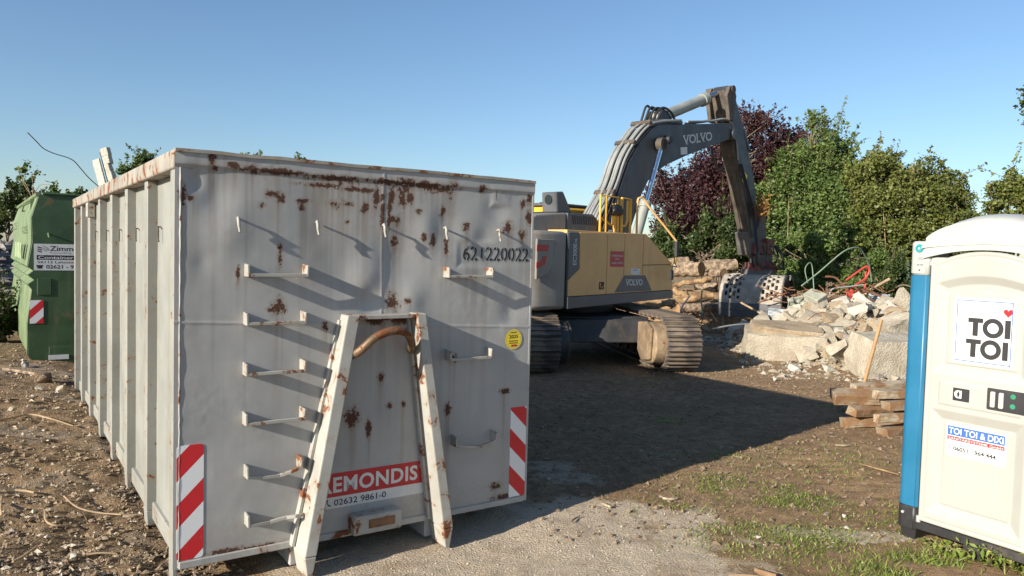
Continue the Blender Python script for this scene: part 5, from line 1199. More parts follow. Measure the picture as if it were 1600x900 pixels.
# ------------------------------------------------------------------ timber stack by the toilet
def beam(px, py, Y, wpx, hpx, length, yaw, label, mat='plank', tilt=0.0, roll=0.0):
    p = at(px, py, Y); w = wpx * Y / FPX; h = hpx * Y / FPX
    m = MB(); nseg = 8; rr = random.Random(int(px * 7 + py)); prev = None
    m.box(0, length, -w / 2, w / 2, -h / 2, h / 2)
    me_ = m.mesh('timber_beam'); bm = bmesh.new(); bm.from_mesh(me_)
    bmesh.ops.subdivide_edges(bm, edges=[e for e in bm.edges if abs((e.verts[0].co - e.verts[1].co).x) > 0.1], cuts=8, use_grid_fill=True)
    ph, am = rr.uniform(0, 6), rr.uniform(0.004, 0.012)
    for v in bm.verts:
        bow = am * math.sin(v.co.x * 3.1 + ph)
        v.co += Vector((0, rr.uniform(-1, 1) * 0.006 + bow, rr.uniform(-1, 1) * 0.006 + bow * 0.5)) + (Vector((rr.uniform(-0.03, 0.03), 0, 0)) if v.co.x < 0.01 else Vector())
    bm.to_mesh(me_); bm.free()
    o = link('timber_beam', me_, M[mat], None, None, 0.006)
    o.location = p; o.rotation_euler = (roll + rr.uniform(-0.12, 0.12), -tilt + rr.uniform(-0.025, 0.025), yaw + rr.uniform(-0.12, 0.12))
    tag(o, label, 'timber beam', 'old timber beams stacked beside the toilet'); return o
beam(1334, 607, 9.0, 17, 13, 1.5, 0.20, 'top rear beam of the timber stack, in front of the shovel handle', 'plank2', 0.03)
beam(1302, 620, 8.9, 26, 17, 1.1, 0.10, 'wide brown plank jutting farthest left from the timber stack', 'plank', 0.02, 0.25)
beam(1366, 617, 8.6, 14, 13, 1.4, 0.28, 'pale beam on top of the stack nearest the toilet', 'plank2', 0.02)
beam(1384, 634, 8.5, 20, 13, 1.2, 0.35, 'brown beam below the top beam nearest the toilet', 'plank', 0.02)
beam(1330, 644, 8.7, 20, 13, 1.0, 0.25, 'short brown beam in the middle of the stack', 'plank', 0.0, 0.3)
beam(1366, 654, 8.4, 14, 13, 1.4, 0.25, 'light streaked beam in the middle of the stack by the toilet', 'plank2', 0.03)
beam(1316, 660, 8.8, 22, 16, 1.3, 0.15, 'low dark brown beam at the left of the stack', 'plank', 0.0, -0.2)
beam(1376, 675, 8.4, 22, 12, 1.2, 0.35, 'low brown beam second from the ground by the toilet', 'plank', 0.02)
beam(1371, 690, 8.3, 12, 14, 1.2, 0.22, 'lowest beam lying on the ground by the toilet', 'plank2', 0.0)
a, b = at(1350, 600, 9.6), at(1377, 500, 9.9)
a2 = a - (b - a) * 0.55; 
tag(MB().tube([tuple(a2), tuple(a), tuple(b)], [0.022, 0.022, 0.024], 10).build('wooden_pole', M['handle'], None, 0, 60), 'round wooden shovel handle leaning behind the timber stack', 'wooden pole')

# ------------------------------------------------------------------ log pile and scrap behind the excavator
def logpiece(p, q, r, label, mat='bark', seed=0):
    wob_ = 0.10 if mat == 'bark' else 0.55
    p, q = Vector(p), Vector(q); rr = random.Random(seed); n_ = 9; pts = []; rs = []
    for i in range(n_):
        t = i / (n_ - 1); v = p.lerp(q, t) + Vector((rr.uniform(-1, 1), rr.uniform(-1, 1), rr.uniform(-1, 1))) * r * wob_
        pts.append(v); rs.append(r * (1 + rr.uniform(-0.08, 0.08)))
    lo = MB().tube(pts, rs, 14, None, False).build('log', M[mat], None, 0, 50)
    tag(lo, label, 'log', 'logs piled behind the excavator')
    for e, d in ((pts[0], p - q), (pts[-1], q - p)):
        d = d.normalized(); a = d.cross(Vector((0, 0, 1))).normalized(); b = d.cross(a)
        m = MB(); m.add([e + d * 0.004] + [e + d * 0.002 + (a * math.cos(2 * math.pi * k / 14) + b * math.sin(2 * math.pi * k / 14)) * r for k in range(14)], [(0, 1 + k, 1 + (k + 1) % 14) for k in range(14)])
        m.build('cut_end', M['logend'], lo)
YL = 23.5
logpiece(at(1052, 421, YL), at(1097, 420, YL - 0.6), 0.24, 'thick barked log at the upper left of the log pile', 'bark', 1)
logpiece(at(1100, 416, YL + .4), at(1150, 414, YL + .2), 0.20, 'long log at the top right of the log pile', 'bark', 2)
logpiece(at(1112, 426, YL - .5), at(1131, 427, YL - .9), 0.13, 'short thin log stub in front of the top right log', 'bark', 3)
logpiece(at(1030, 414, YL + 1), at(1075, 409, YL + .8), 0.18, 'log at the back of the pile just above the hood', 'bark', 4)
logpiece(at(1052, 445, YL - 1), at(1112, 436, YL - 1.2), 0.075, 'peeled orange trunk lying across the middle of the pile', 'bark2', 5)
logpiece(at(1054, 452, YL - 1.2), at(1080, 470, YL - 1.6), 0.10, 'orange log below the peeled trunk', 'bark2', 6)
logpiece(at(1086, 452, YL - .4), at(1120, 449, YL - .6), 0.16, 'dark log in the shade of the pile', 'bark', 7)
logpiece(at(1045, 474, YL - 2), at(1112, 460, YL - 2), 0.09, 'lower log lying behind the track', 'bark2', 8)
logpiece(at(1060, 482, YL - 2.8), at(1125, 480, YL - 2.6), 0.14, 'pale broken trunk nearest the track', 'bark', 9)
logpiece(at(985, 479, 18.5), at(1050, 476, 19.0), 0.06, 'thin board-like branch behind the right track', 'bark2', 10)
logpiece(at(990, 470, 19.5), at(1055, 472, 19.5), 0.07, 'thin trunk behind the right track', 'bark2', 11)
hx, hy = np.meshgrid(np.linspace(3.6, 8.4, 60), np.linspace(19.5, 25.5, 60), indexing='ij')
hz = 1.0 * sstep(1.05, 0.3, np.hypot((hx - 5.6) / 2.6, (hy - 23.3) / 3.0)) + 0.12 * fbm(hx * 2.5, hy * 2.5, 3, 3.0) - 0.08
me = arr_mesh('brush_mound', np.stack([hx.ravel(), hy.ravel(), hz.ravel()], 1), grid_faces(60, 60))
tag(link('brush_mound', me, M['bark2'], None, 180), 'heap of bark and chipped wood under the logs', 'wood debris', kind='stuff')
m = MB(); r = random.Random(8)
for i in range(170):
    x = r.uniform(3.9, 7.6); y = r.uniform(19.2, 23); z = 0.05 + 0.75 * max(0, 1 - math.hypot((x - 5.6) / 2.3, (y - 22.6) / 3))
    a = r.uniform(0, 3.14); L2 = r.uniform(0.3, 1.1); e = r.uniform(-0.5, 0.7); d = Vector((math.cos(a), math.sin(a), e)) * L2
    p = Vector((x, y, z)); m.tube([p, p + d * 0.5 + Vector((0, 0, r.uniform(-.05, .08))), p + d], [r.uniform(0.01, 0.03), 0.015, 0.008], 5)
tag(m.build('brushwood', M['stick'], None), 'tangle of broken branches below the logs', 'wood debris', kind='stuff')
def scrap(pts, r, mat, label, name='scrap_tube', cat='scrap metal', n_=4, seg=8):
    return tag(MB().tube(smooth_pts(pts, n_), r, seg).build(name, M[mat], None, 0, 60), label, cat, 'scrap metal beside the grapple')
YS = 18.6
scrap([at(1252, 447, YS), at(1280, 425, YS), at(1318, 393, YS), at(1340, 387, YS + .2), at(1350, 397, YS + .4), at(1358, 415, YS + .6), at(1362, 440, YS + .7)], 0.019, 'greentube', 'long bent pale green tube arching over the scrap')
scrap([at(1262, 442, YS + .5), at(1258, 420, YS + .5), at(1268, 412, YS + .6), at(1272, 455, YS + .5)], 0.014, 'greentube', 'short green bent bar left of the green arch')
scrap([at(1322, 438, YS - .2), at(1350, 418, YS - .2), at(1356, 417, YS - .2), at(1358, 424, YS - .2), at(1352, 435, YS - .2), at(1335, 447, YS - .2), at(1325, 462, YS - .2)], 0.023, 'redtube', 'bright red bent tube loop in the scrap')
scrap([at(1353, 420, YS - .1), at(1352, 445, YS - .1), at(1349, 465, YS - .1)], 0.024, 'redtube', 'upright red bar of the scrap beneath the red loop')
scrap([at(1340, 468, YS - .6), at(1365, 450, YS - .6), at(1390, 436, YS - .6)], 0.036, 'stick', 'pale reddish pole pointing up right out of the scrap', 'scrap_pole')
scrap([at(1290, 432, YS), at(1305, 434, YS), at(1315, 443, YS), at(1325, 452, YS)], 0.028, 'rusty', 'brown bent bar below the green arch')
scrap([at(1296, 466, YS - .3), at(1300, 452, YS - .3), at(1325, 448, YS - .3), at(1350, 445, YS - .3)], 0.020, 'pipe', 'thin grey bent rod across the scrap')
scrap([at(1290, 466, YS - .8), at(1315, 454, YS - .9)], 0.024, 'stick', 'pale straight stick at the left of the red sheet', 'scrap_pole')
scrap([at(1287, 476, YS - .9), at(1348, 471, YS - .9)], 0.028, 'plank2' if False else 'stick', 'horizontal pale batten above the round plate', 'scrap_pole')
scrap([at(1355, 462, YS - .6), at(1378, 480, YS - .8)], 0.03, 'grapdark', 'dark bar slanting right of the red sheet')
scrap([at(1360, 457, YS - .3), at(1395, 472, YS - .3)], 0.025, 'grapdark', 'dark thin bar at the right end of the scrap')
scrap([at(1190, 487, 17.5), at(1205, 500, 16.9), at(1213, 510, 16.5)], 0.04, 'pipe', 'grey curved gutter piece under the grapple')
scrap([at(1158, 473, 18), at(1205, 499, 17.2), at(1214, 508, 17)], 0.025, 'stick', 'brown stick sloping beneath the grapple', 'scrap_pole')
scrap([at(1112, 514, 15.6), at(1145, 508, 15.8), at(1175, 506, 16)], 0.02, 'pipe', 'pale rod on the ground in the shade of the grapple')
scrap([at(1078, 462, 20), at(1068, 476, 19.9), at(1063, 485, 19.8)], 0.02, 'plaster' if False else 'steel_pale', 'short white stake standing before the logs', 'scrap_pole')
scrap([at(1097, 452, 20), at(1096, 470, 19.8), at(1098, 492, 19.6)], 0.02, 'greentube', 'thin pale green upright rod before the logs')
def sheet(px, py, Y, wpx, hpx, label, mat, yaw=0.0, tilt=0.0, crumple=0.15, seed=1, name='scrap_sheet', round_=False, bend=0.0):
    w = wpx * Y / FPX; h = hpx * Y / FPX; k = 22
    U, Vv = np.meshgrid(np.linspace(-1, 1, k), np.linspace(-1, 1, k), indexing='ij')
    if round_:
        x = U * np.sqrt(1 - Vv ** 2 / 2) * w / 2; z = Vv * np.sqrt(1 - U ** 2 / 2) * h / 2
    else:
        x = U * w / 2 * (1 + 0.12 * fbm(Vv * 1.5, U * 0 + seed, 2, seed)); z = Vv * h / 2 * (1 + 0.15 * fbm(U * 1.5, Vv * 0 + seed, 2, seed + 9.0))
    y = crumple * w * fbm(U * 1.4 + seed, Vv * 1.4, 3, seed * 3.0) + bend * w * U ** 2
    me_ = arr_mesh(name, np.stack([x.ravel(), y.ravel(), z.ravel()], 1), grid_faces(k, k))
    o = link(name, me_, M[mat], None, 40); o.location = at(px, py, Y); o.rotation_euler = (tilt, 0, yaw)
    so = o.modifiers.new('solid', 'SOLIDIFY'); so.thickness = 0.012
    tag(o, label, 'scrap sheet', 'scrap metal beside the grapple'); return o
sheet(1247, 477, 16.9, 34, 28, 'crumpled grey green plastic sheet behind the rubble', 'bag', 0.3, -0.5, 0.45, 2)
sheet(1250, 496, 16.4, 22, 24, 'grey torn sheet hanging below the crumpled plastic', 'bag', -0.2, -0.2, 0.35, 3)
sheet(1216, 490, 17.0, 30, 16, 'bluish grey sheet under the grapple', 'galv', -0.2, -0.3, 0.2, 4)
sheet(1214, 503, 16.5, 16, 14, 'small bluish panel left of the tilted light slab', 'galv', 0.1, -0.2, 0.1, 5)
sheet(1317, 481, 17.2, 42, 34, 'round rusty metal plate behind the heap', 'rusty', 0.1, -0.45, 0.03, 6, 'round_plate', True)
sheet(1332, 463, 18.0, 22, 18, 'rust red folded sheet under the red loop', 'redtube', 0.4, -0.3, 0.3, 7)
sheet(1374, 468, 18.2, 30, 22, 'grey dished plate at the right end of the scrap', 'galv', -0.4, -0.6, 0.2, 8)
bx_ = at(1273, 468, 17.5)
o = MB().hexa([(-0.2, -0.22, -0.15), (0.2, -0.22, -0.15), (0.2, 0.22, -0.15), (-0.2, 0.22, -0.15), (-0.17, -0.2, 0.15), (0.19, -0.2, 0.12), (0.17, 0.2, 0.15), (-0.15, 0.2, 0.17)]).build('metal_box', M['bag'], None, 0.01)
o.location = bx_; o.rotation_euler = (0.3, -0.5, 0.5); tag(o, 'dented grey metal box tipped on the scrap beside the plastic sheet', 'metal box', 'scrap metal beside the grapple')
m = MB(); r = random.Random(12)
for i in range(120):
    c = at(r.uniform(1215, 1400), r.uniform(450, 488), r.uniform(17.2, 19.2)); a = r.uniform(0, 3.14); L2 = r.uniform(0.15, 0.8); d = Vector((math.cos(a), math.sin(a) * 0.7, r.uniform(-0.4, 0.5))) * L2
    c.z = max(0.05, c.z); m.tube([c, c + d * 0.5 + Vector((0, 0, r.uniform(-.05, .05))), c + d], r.uniform(0.006, 0.018), 5)
tag(m.build('scrap_litter', M['rusty'], None), 'tangle of thin rods and sticks in the scrap', 'scrap metal', kind='stuff')
hx, hy = np.meshgrid(np.linspace(6.0, 11.5, 50), np.linspace(16.6, 20.5, 40), indexing='ij')
hz = 0.75 * sstep(1.05, 0.35, np.hypot((hx - 8.2) / 2.6, (hy - 18.4) / 1.9)) + 0.1 * fbm(hx * 3, hy * 3, 3, 4.0) - 0.06
me = arr_mesh('scrap_mound', np.stack([hx.ravel(), hy.ravel(), hz.ravel()], 1), grid_faces(50, 40))
tag(link('scrap_mound', me, M['clod'], None, 180), 'mound of earth and debris under the scrap', 'debris', kind='stuff')

# ------------------------------------------------------------------ mesh fence
def fence_run(p0, p1, npan, label):
    root = empty('mesh_fence', (p0[0], p0[1], 0)); tag(root, label, 'fence', 'green mesh fence along the back')
    d = Vector((p1[0] - p0[0], p1[1] - p0[1], 0)); Lf = d.length; root.rotation_euler = (0, 0, math.atan2(d.y, d.x)); pw = Lf / npan
    for k in range(npan + 1): MB().box(k * pw - 0.03, k * pw + 0.03, -0.03, 0.03, 0, 2.0).build('post', M['fence'], root)
    for k in range(npan):
        m = MB()
        x = k * pw + 0.05
        while x < (k + 1) * pw - 0.04:
            m.box(x - 0.0035, x + 0.0035, -0.0035, 0.0035, 0.05, 1.93); x += 0.055
        for j in range(10):
            z = 0.08 + 0.2 * j; m.box(k * pw + 0.04, (k + 1) * pw - 0.04, 0.004, 0.010, z, z + 0.008); m.box(k * pw + 0.04, (k + 1) * pw - 0.04, -0.010, -0.004, z, z + 0.008)
        m.build('mesh_panel', M['fence'], root)
fence_run((4.6, 27.0), (9.8, 26.2), 2, 'green wire mesh fence behind the log pile')
fence_run((9.8, 24.0), (19.0, 20.8), 4, 'green wire mesh fence behind the scrap and rubble')

# ------------------------------------------------------------------ trees and shrubs
def leaf_mesh(name, C, size, mat, parent, rg, aspect=0.62, up=0.35, rnd=None):
    N = len(C)
    d = rg.normal(size=(N, 3)); d[:, 2] = d[:, 2] * 0.7 - 0.25; d /= np.linalg.norm(d, axis=1)[:, None]
    q = rg.normal(size=(N, 3)); q[:, 2] += up * 2
    s = np.cross(d, q); s /= (np.linalg.norm(s, axis=1)[:, None] + 1e-6); nn = np.cross(s, d)
    L = (size * np.clip(np.exp(rg.normal(0, 0.38, N)), 0.4, 2.0))[:, None]; w = L * aspect * 0.5
    V = np.stack([C - d * L * 0.5, C + s * w + nn * L * 0.10, C + d * L * 0.5, C - s * w + nn * L * 0.10], 1).reshape(-1, 3)
    b = 4 * np.arange(N)
    F = np.concatenate([np.stack([b, b + 1, b + 2], 1), np.stack([b, b + 2, b + 3], 1)])
    me_ = arr_mesh(name, V, F)
    rv = rg.random(N) if rnd is None else rnd
    set_attr(me_, 'rnd', np.concatenate([rv, rv]), 'FACE')
    return link(name, me_, mat, parent)
def tree(name, label, cat, base, blobs, nleaf, size, lm, seed, group=None, shoots=60, sub=9, twig=0.5, limbs=True, trunk_r=0.11, mat_t='trunk', stems=0):
    """blobs: (px, py, Y, rx_px, rz_px) lobes of the crown"""
    rg = np.random.default_rng(seed); rr = random.Random(seed)
    root = empty(name, base); tag(root, label, cat, group); B = Vector(base)
    cl = []
    for (px, py, Y, rx, rz) in blobs:
        c = at(px, py, Y); ax = rx * Y / FPX; az = rz * Y / FPX; ay = max(0.5, 0.85 * ax)
        for k in range(sub):
            u = rg.normal(size=3); u /= np.linalg.norm(u); u *= rg.uniform(0.3, 1.05)
            cl.append((c.x + u[0] * ax, c.y + u[1] * ay, c.z + u[2] * az, 0.40 * ax * rg.uniform(0.5, 1.2), 0.40 * az * rg.uniform(0.5, 1.2)))
    cl = np.array(cl); vol = cl[:, 3] ** 2 * cl[:, 4]; pr_ = vol ** 0.75; pr_ /= pr_.sum()
    idx = rg.choice(len(cl), nleaf, p=pr_)
    u = rg.normal(size=(nleaf, 3)); u /= np.linalg.norm(u, axis=1)[:, None]
    rad = rg.uniform(0.25, 1.0, nleaf) ** 0.5 * (1 + 0.35 * np.clip(rg.normal(size=nleaf) ** 2, 0, 1.3) * (rg.random(nleaf) < 0.25))
    C = cl[idx, :3] + u * rad[:, None] * np.stack([cl[idx, 3], cl[idx, 3], cl[idx, 4]], 1)
    tone = rg.random(len(cl))
    rnd = np.clip(0.5 * tone[idx] + 0.5 * rg.random(nleaf) + 0.04 * rg.normal(size=nleaf), 0, 1)
    # upright shoots break the outline
    ext = []; ern = []; tw = MB()
    for k in range(shoots):
        j = rg.integers(len(cl)); c = cl[j]; dv = np.array([rg.normal() * 0.5, rg.normal() * 0.5, abs(rg.normal()) + 0.35]); dv /= np.linalg.norm(dv)
        ln = rg.uniform(0.3, 1.2) * (0.45 + c[4]); s0 = c[:3] + dv * np.array([c[3], c[3], c[4]]) * 0.5
        t = rg.random(int(16 + 22 * ln)); P = s0 + dv * (t * ln)[:, None] + rg.normal(size=(len(t), 3)) * 0.05 * (1.5 - t)[:, None]
        ext.append(P); ern.append(np.clip(rg.random(len(t)) * 0.6 + 0.4 * tone[j] + 0.1, 0, 1))
        tw.tube([tuple(s0 - dv * 0.2), tuple(s0 + dv * ln * 0.5), tuple(s0 + dv * ln)], [0.010, 0.007, 0.003], 4, None, False)
    if ext: C = np.concatenate([C] + ext); rnd = np.concatenate([rnd] + ern)
    ok = C[:, 2] > 0.05; C, rnd = C[ok], rnd[ok]
    B_ = np.array([B.x, B.y, B.z])
    leaf_mesh('crown', C - B_, size, M[lm], root, rg, rnd=rnd)
    m = MB()
    m.v = [tuple(np.array(v) - B_) for v in tw.v]; m.f = list(tw.f)
    if limbs:
        top = Vector((cl[:, 0].mean(), cl[:, 1].mean(), cl[:, 2].max() * 0.75)) - B
        ms = [Vector((0, 0, -0.1))] + [top * t + Vector((rr.uniform(-1, 1), rr.uniform(-1, 1), 0)) * 0.12 for t in (0.25, 0.5, 0.75, 1.0)]
        m.tube([tuple(v) for v in ms], [trunk_r, trunk_r * 0.85, trunk_r * 0.6, trunk_r * 0.4, trunk_r * 0.15], 8)
        for j in range(0, len(cl), max(1, int(1 / twig))):
            e = Vector(cl[j, :3]) - B; k = min(3, max(0, int(e.z / max(0.1, top.z) * 3)));  s0 = ms[k].lerp(ms[k + 1], rr.random())
            mid = s0.lerp(e, 0.5) + Vector((rr.uniform(-.2, .2), rr.uniform(-.2, .2), rr.uniform(-.05, .3)))
            m.tube([tuple(v) for v in smooth_pts([s0, mid, e], 3)], [0.035, 0.031, 0.027, 0.022, 0.017, 0.012, 0.007], 5)
    m.build('trunk', M[mat_t], root)
    for k in range(stems):                                   # pale bare stems in front of the leaf mass
        c0 = cl[rr.randrange(len(cl))]; x0 = c0[0] + rr.uniform(-0.3, 0.3); y0 = cl[:, 1].min() + rr.uniform(-0.1, 0.6); h0 = min(c0[2], cl[:, 2].mean()) * rr.uniform(0.7, 1.1)
        P = smooth_pts([Vector((x0 + rr.uniform(-.4, .4), y0, 0.0)) - B, Vector((x0, y0, h0 * 0.5)) - B, Vector((x0 + rr.uniform(-.5, .5), y0 + 0.2, h0)) - B], 4)
        MB().tube([tuple(v) for v in P], [0.02 - 0.0016 * i for i in range(len(P))], 5).build('stem', M['stick'], root)
    return root
def base_at(px, Y): 
    p = at(px, 500, Y); return (p.x, p.y, 0.0)
tree('purple_plum_tree', 'tall dark purple leaved tree behind the excavator boom', 'tree', base_at(1130, 27), [(1085, 300, 27, 60, 75), (1055, 360, 26.5, 42, 62), (1150, 285, 27.3, 65, 75), (1195, 225, 27.5, 42, 45), (1240, 228, 28, 36, 34), (1215, 275, 28, 50, 50), (1172, 195, 27.5, 16, 20), (1110, 380, 26.5, 60, 45), (1045, 300, 27, 30, 40), (1130, 330, 26.8, 60, 50), (1090, 350, 26.6, 60, 50)], 70000, 0.085, 'lf_purple', 301, shoots=260, sub=17, stems=14)
tree('green_tree', 'tall bright green tree right of the excavator arm', 'tree', base_at(1285, 26), [(1292, 232, 26.5, 40, 44), (1270, 290, 26, 70, 55), (1235, 345, 25.6, 60, 60), (1305, 330, 25.8, 55, 70), (1240, 405, 25.2, 75, 40), (1180, 340, 25.6, 45, 55), (1318, 262, 26.5, 22, 40), (1275, 200, 26.5, 14, 18), (1260, 350, 25.4, 80, 60), (1330, 390, 25.2, 50, 50), (1200, 390, 25.4, 50, 40), (1330, 300, 26, 30, 40), (1240, 270, 26.2, 45, 45)], 80000, 0.085, 'lf_green', 302, shoots=300, sub=17, stems=8)
tree('yellow_green_shrub', 'broad yellow green shrub above the toilet roof', 'shrub', base_at(1420, 25), [(1378, 282, 25, 46, 44), (1450, 290, 25, 55, 42), (1395, 350, 24.6, 75, 60), (1482, 325, 24.8, 34, 45), (1345, 340, 24.8, 36, 60), (1440, 380, 24.4, 70, 50), (1345, 400, 24.2, 45, 45), (1395, 420, 24.2, 40, 45), (1420, 340, 24.6, 80, 60), (1500, 360, 24.4, 40, 40), (1370, 320, 24.8, 50, 50), (1335, 285, 25.4, 28, 34), (1415, 270, 25, 40, 30)], 75000, 0.085, 'lf_yellow', 303, shoots=280, sub=17, stems=24)
tree('yellow_green_shrub', 'yellow green shrub cut off by the right edge of the photo', 'shrub', base_at(1590, 22), [(1592, 308, 22, 42, 46), (1560, 332, 21.8, 28, 24), (1620, 330, 22, 50, 60), (1545, 370, 22, 40, 40)], 26000, 0.08, 'lf_yellow', 304, shoots=40, sub=10)
tree('overhanging_tree', 'leafy branch tips hanging in at the upper right edge', 'tree', base_at(1660, 15), [(1616, 178, 15, 20, 26), (1660, 220, 15, 40, 70)], 3500, 0.085, 'lf_dark', 305, shoots=20, sub=7)
tree('bramble_hedge', 'dark green undergrowth between logs and grapple', 'shrub', base_at(1120, 25), [(1080, 385, 25.6, 48, 34), (1150, 385, 25, 50, 40), (1115, 365, 25.6, 45, 45), (1045, 375, 25.8, 28, 30)], 34000, 0.08, 'lf_dark', 306, shoots=60, sub=9, limbs=True, trunk_r=0.05)
tree('bramble_hedge', 'green bushes and brambles right of the grapple behind the scrap', 'shrub', base_at(1290, 23), [(1210, 405, 23.4, 40, 38), (1270, 410, 23, 50, 42), (1330, 425, 22.8, 45, 40), (1240, 440, 22.6, 50, 30)], 34000, 0.08, 'lf_green', 307, shoots=60, sub=9, trunk_r=0.05)
tree('bramble_hedge', 'dark ivy and brambles on the fence beside the toilet', 'shrub', base_at(1400, 22), [(1385, 440, 22.3, 45, 38), (1420, 430, 21.8, 30, 50), (1350, 450, 22.4, 30, 30)], 26000, 0.07, 'lf_dark', 308, shoots=40, sub=9, trunk_r=0.05)
tree('far_tree', 'dark green tree at the left edge behind the green container', 'tree', base_at(15, 38), [(15, 325, 38, 42, 38), (45, 318, 38, 26, 26), (-25, 330, 38, 40, 45), (10, 400, 38, 60, 50)], 16000, 0.15, 'lf_dark', 310, shoots=40, sub=9)
tree('far_tree', 'low round tree peeping over the green container', 'tree', base_at(100, 50), [(85, 312, 50, 22, 12), (115, 308, 50, 18, 12), (130, 320, 50, 25, 20)], 7000, 0.16, 'lf_dark', 311, shoots=20, sub=9)
tree('far_tree', 'green treetop showing above the side rail of the grey container', 'tree', base_at(222, 30), [(222, 254, 30, 20, 20), (200, 268, 30, 20, 12), (240, 268, 30, 22, 20), (225, 330, 30, 50, 60)], 9000, 0.10, 'lf_green', 312, shoots=30, sub=9)
tree('far_tree', 'leafy tips showing above the front edge of the grey container', 'tree', base_at(395, 30), [(384, 246, 30, 7, 9), (404, 244, 30, 9, 8), (395, 275, 30, 25, 15), (395, 330, 30, 50, 50)], 5000, 0.09, 'lf_green', 313, shoots=8, sub=7)
tree('far_tree', 'yellowish leafy tip above the middle of the grey container edge', 'tree', base_at(470, 32), [(468, 252, 32, 12, 7), (470, 290, 32, 30, 30)], 4000, 0.09, 'lf_yellow', 314, shoots=6, sub=7)
tree('weed_shrub', 'weedy green shrub beside the green container', 'shrub', base_at(15, 13.5), [(8, 475, 13.5, 16, 26), (-10, 500, 13.5, 25, 40), (12, 515, 13.4, 14, 22)], 5000, 0.07, 'lf_dark', 315, shoots=30, sub=7, trunk_r=0.03)
tree('weed_shrub', 'yellowish shrub tip beyond the green container at the left edge', 'shrub', base_at(15, 24), [(12, 415, 24, 14, 14), (-10, 425, 24, 20, 25)], 2500, 0.09, 'lf_yellow', 316, shoots=15, sub=7, trunk_r=0.03)
# bare twigs with a few leaves growing out of the green container
root = empty('sapling', tuple(at(60, 310, 13.0))); tag(root, 'thin sapling with few leaves rising behind the green container rim', 'sapling')
m = MB(); pc = []
for pl in ([(50, 312), (42, 290), (30, 275), (36, 262), (42, 258)], [(50, 312), (52, 290), (50, 275), (56, 270)], [(52, 305), (62, 290), (72, 288), (80, 289), (86, 295)], [(45, 300), (36, 285), (34, 270)]):
    P = smooth_pts([at(x, y, 13.0) - root.location for x, y in pl], 4); m.tube([tuple(p) for p in P], 0.006, 5); pc.append(P[-1]); pc.append(P[-3])
m.build('stem', M['stick'], root)
rg = np.random.default_rng(4); C = np.concatenate([np.array(p)[None] + rg.normal(size=(12, 3)) * 0.05 for p in pc]); leaf_mesh('foliage', C, 0.085, M['lf_green'], root, rg)
# dry leaves caught on the arm
rg = np.random.default_rng(6); c = at(1190, 325, 19.6); C = np.array(c)[None] + rg.normal(size=(500, 3)) * np.array([0.10, 0.10, 0.14])
tag(leaf_mesh('dry_foliage', C, 0.06, M['lf_dry'], None, rg), 'clump of orange dry leaves caught at the excavator arm', 'dry leaves', kind='stuff')

# ------------------------------------------------------------------ far left rubble bank
hx, hy = np.meshgrid(np.linspace(-19, -8.2, 70), np.linspace(12, 24, 60), indexing='ij')
hz = 1.9 * sstep(1.05, 0.2, np.hypot((hx + 13.2) / 3.9, (hy - 18) / 5.0)) + 0.2 * fbm(hx * 1.5, hy * 1.5, 3, 2.0) - 0.12
me = arr_mesh('rubble_bank', np.stack([hx.ravel(), hy.ravel(), hz.ravel()], 1), grid_faces(70, 60))
tag(link('rubble_bank', me, M['darkstone'], None, 180), 'bank of dark rubble behind the green container at the left edge', 'rubble', kind='stuff')
rg = np.random.default_rng(31); n_ = 2600; x = rg.uniform(-18, -8.6, n_); y = rg.uniform(12.2, 20, n_)
z = 1.9 * sstep(1.05, 0.2, np.hypot((x + 13.2) / 3.9, (y - 18) / 5.0)) + 0.2 * fbm(x * 1.5, y * 1.5, 3, 2.0) - 0.06
k = z > 0.02
scatter_mesh('bank_stones', np.stack([x, y, z], 1)[k], (0.08 + 0.4 * rg.random(n_) ** 3)[k], M['darkstone'], 'grey stones covering the rubble bank at the left edge', 'rubble', 6)
# far plain beyond the site so that the horizon is closed by low hedges
tree('far_hedge', 'low dark hedge line on the horizon behind the grey container', 'hedge', base_at(560, 70), [(x_, 372 + (x_ - 500) * 0.026, 70, 60, 22) for x_ in range(150, 1050, 90)], 9000, 0.30, 'lf_dark', 320, shoots=0, sub=7, limbs=False)

# ------------------------------------------------------------------ sticks, roots, litter on the ground
def stick(pxs, r, label, mat='stick', name='dry_stick', lift=0.015):
    P = []
    for (x, y) in pxs:
        p = on(x, y, 0.03); P.append((p.x, p.y, gz(p.x, p.y) + lift))
    return tag(MB().tube(smooth_pts(P, 4), r, 6).build(name, M[mat], None, 0, 60), label, 'stick', 'sticks and roots on the ground')
stick([(-5, 676), (20, 672), (45, 665), (75, 670), (115, 676)], 0.009, 'long pale stick lying across the soil at the far left', lift=0.05)
stick([(115, 676), (130, 675), (145, 669)], 0.006, 'thin stick tip continuing the long pale stick near the rib feet', lift=0.05)
stick([(24, 772), (40, 774), (54, 781)], 0.008, 'short curved root in the soil at the left edge', lift=0.05)
stick([(100, 792), (120, 802), (150, 806), (190, 813)], 0.006, 'thin root running towards the first rib of the container', lift=0.05)
stick([(192, 816), (207, 815), (218, 813)], 0.012, 'short whitish stick beside the nearest rib', 'plank2', lift=0.04)
stick([(20, 898), (35, 888), (57, 872)], 0.007, 'pale stick at the bottom left corner', lift=0.05)
stick([(2, 822), (1, 800), (3, 785)], 0.008, 'upright root end at the left edge', lift=0.06)
stick([(70, 820), (72, 832), (85, 836), (105, 832)], 0.006, 'curled root in the middle of the left soil', lift=0.05)
stick([(48, 866), (62, 858), (72, 850)], 0.006, 'small twig near the bottom left', lift=0.05)
stick([(135, 883), (160, 880), (182, 877)], 0.007, 'twig left of the container foot', lift=0.05)
stick([(1343, 723), (1370, 730), (1405, 739)], 0.008, 'reddish brown stick pointing at the toilet', 'bark2')
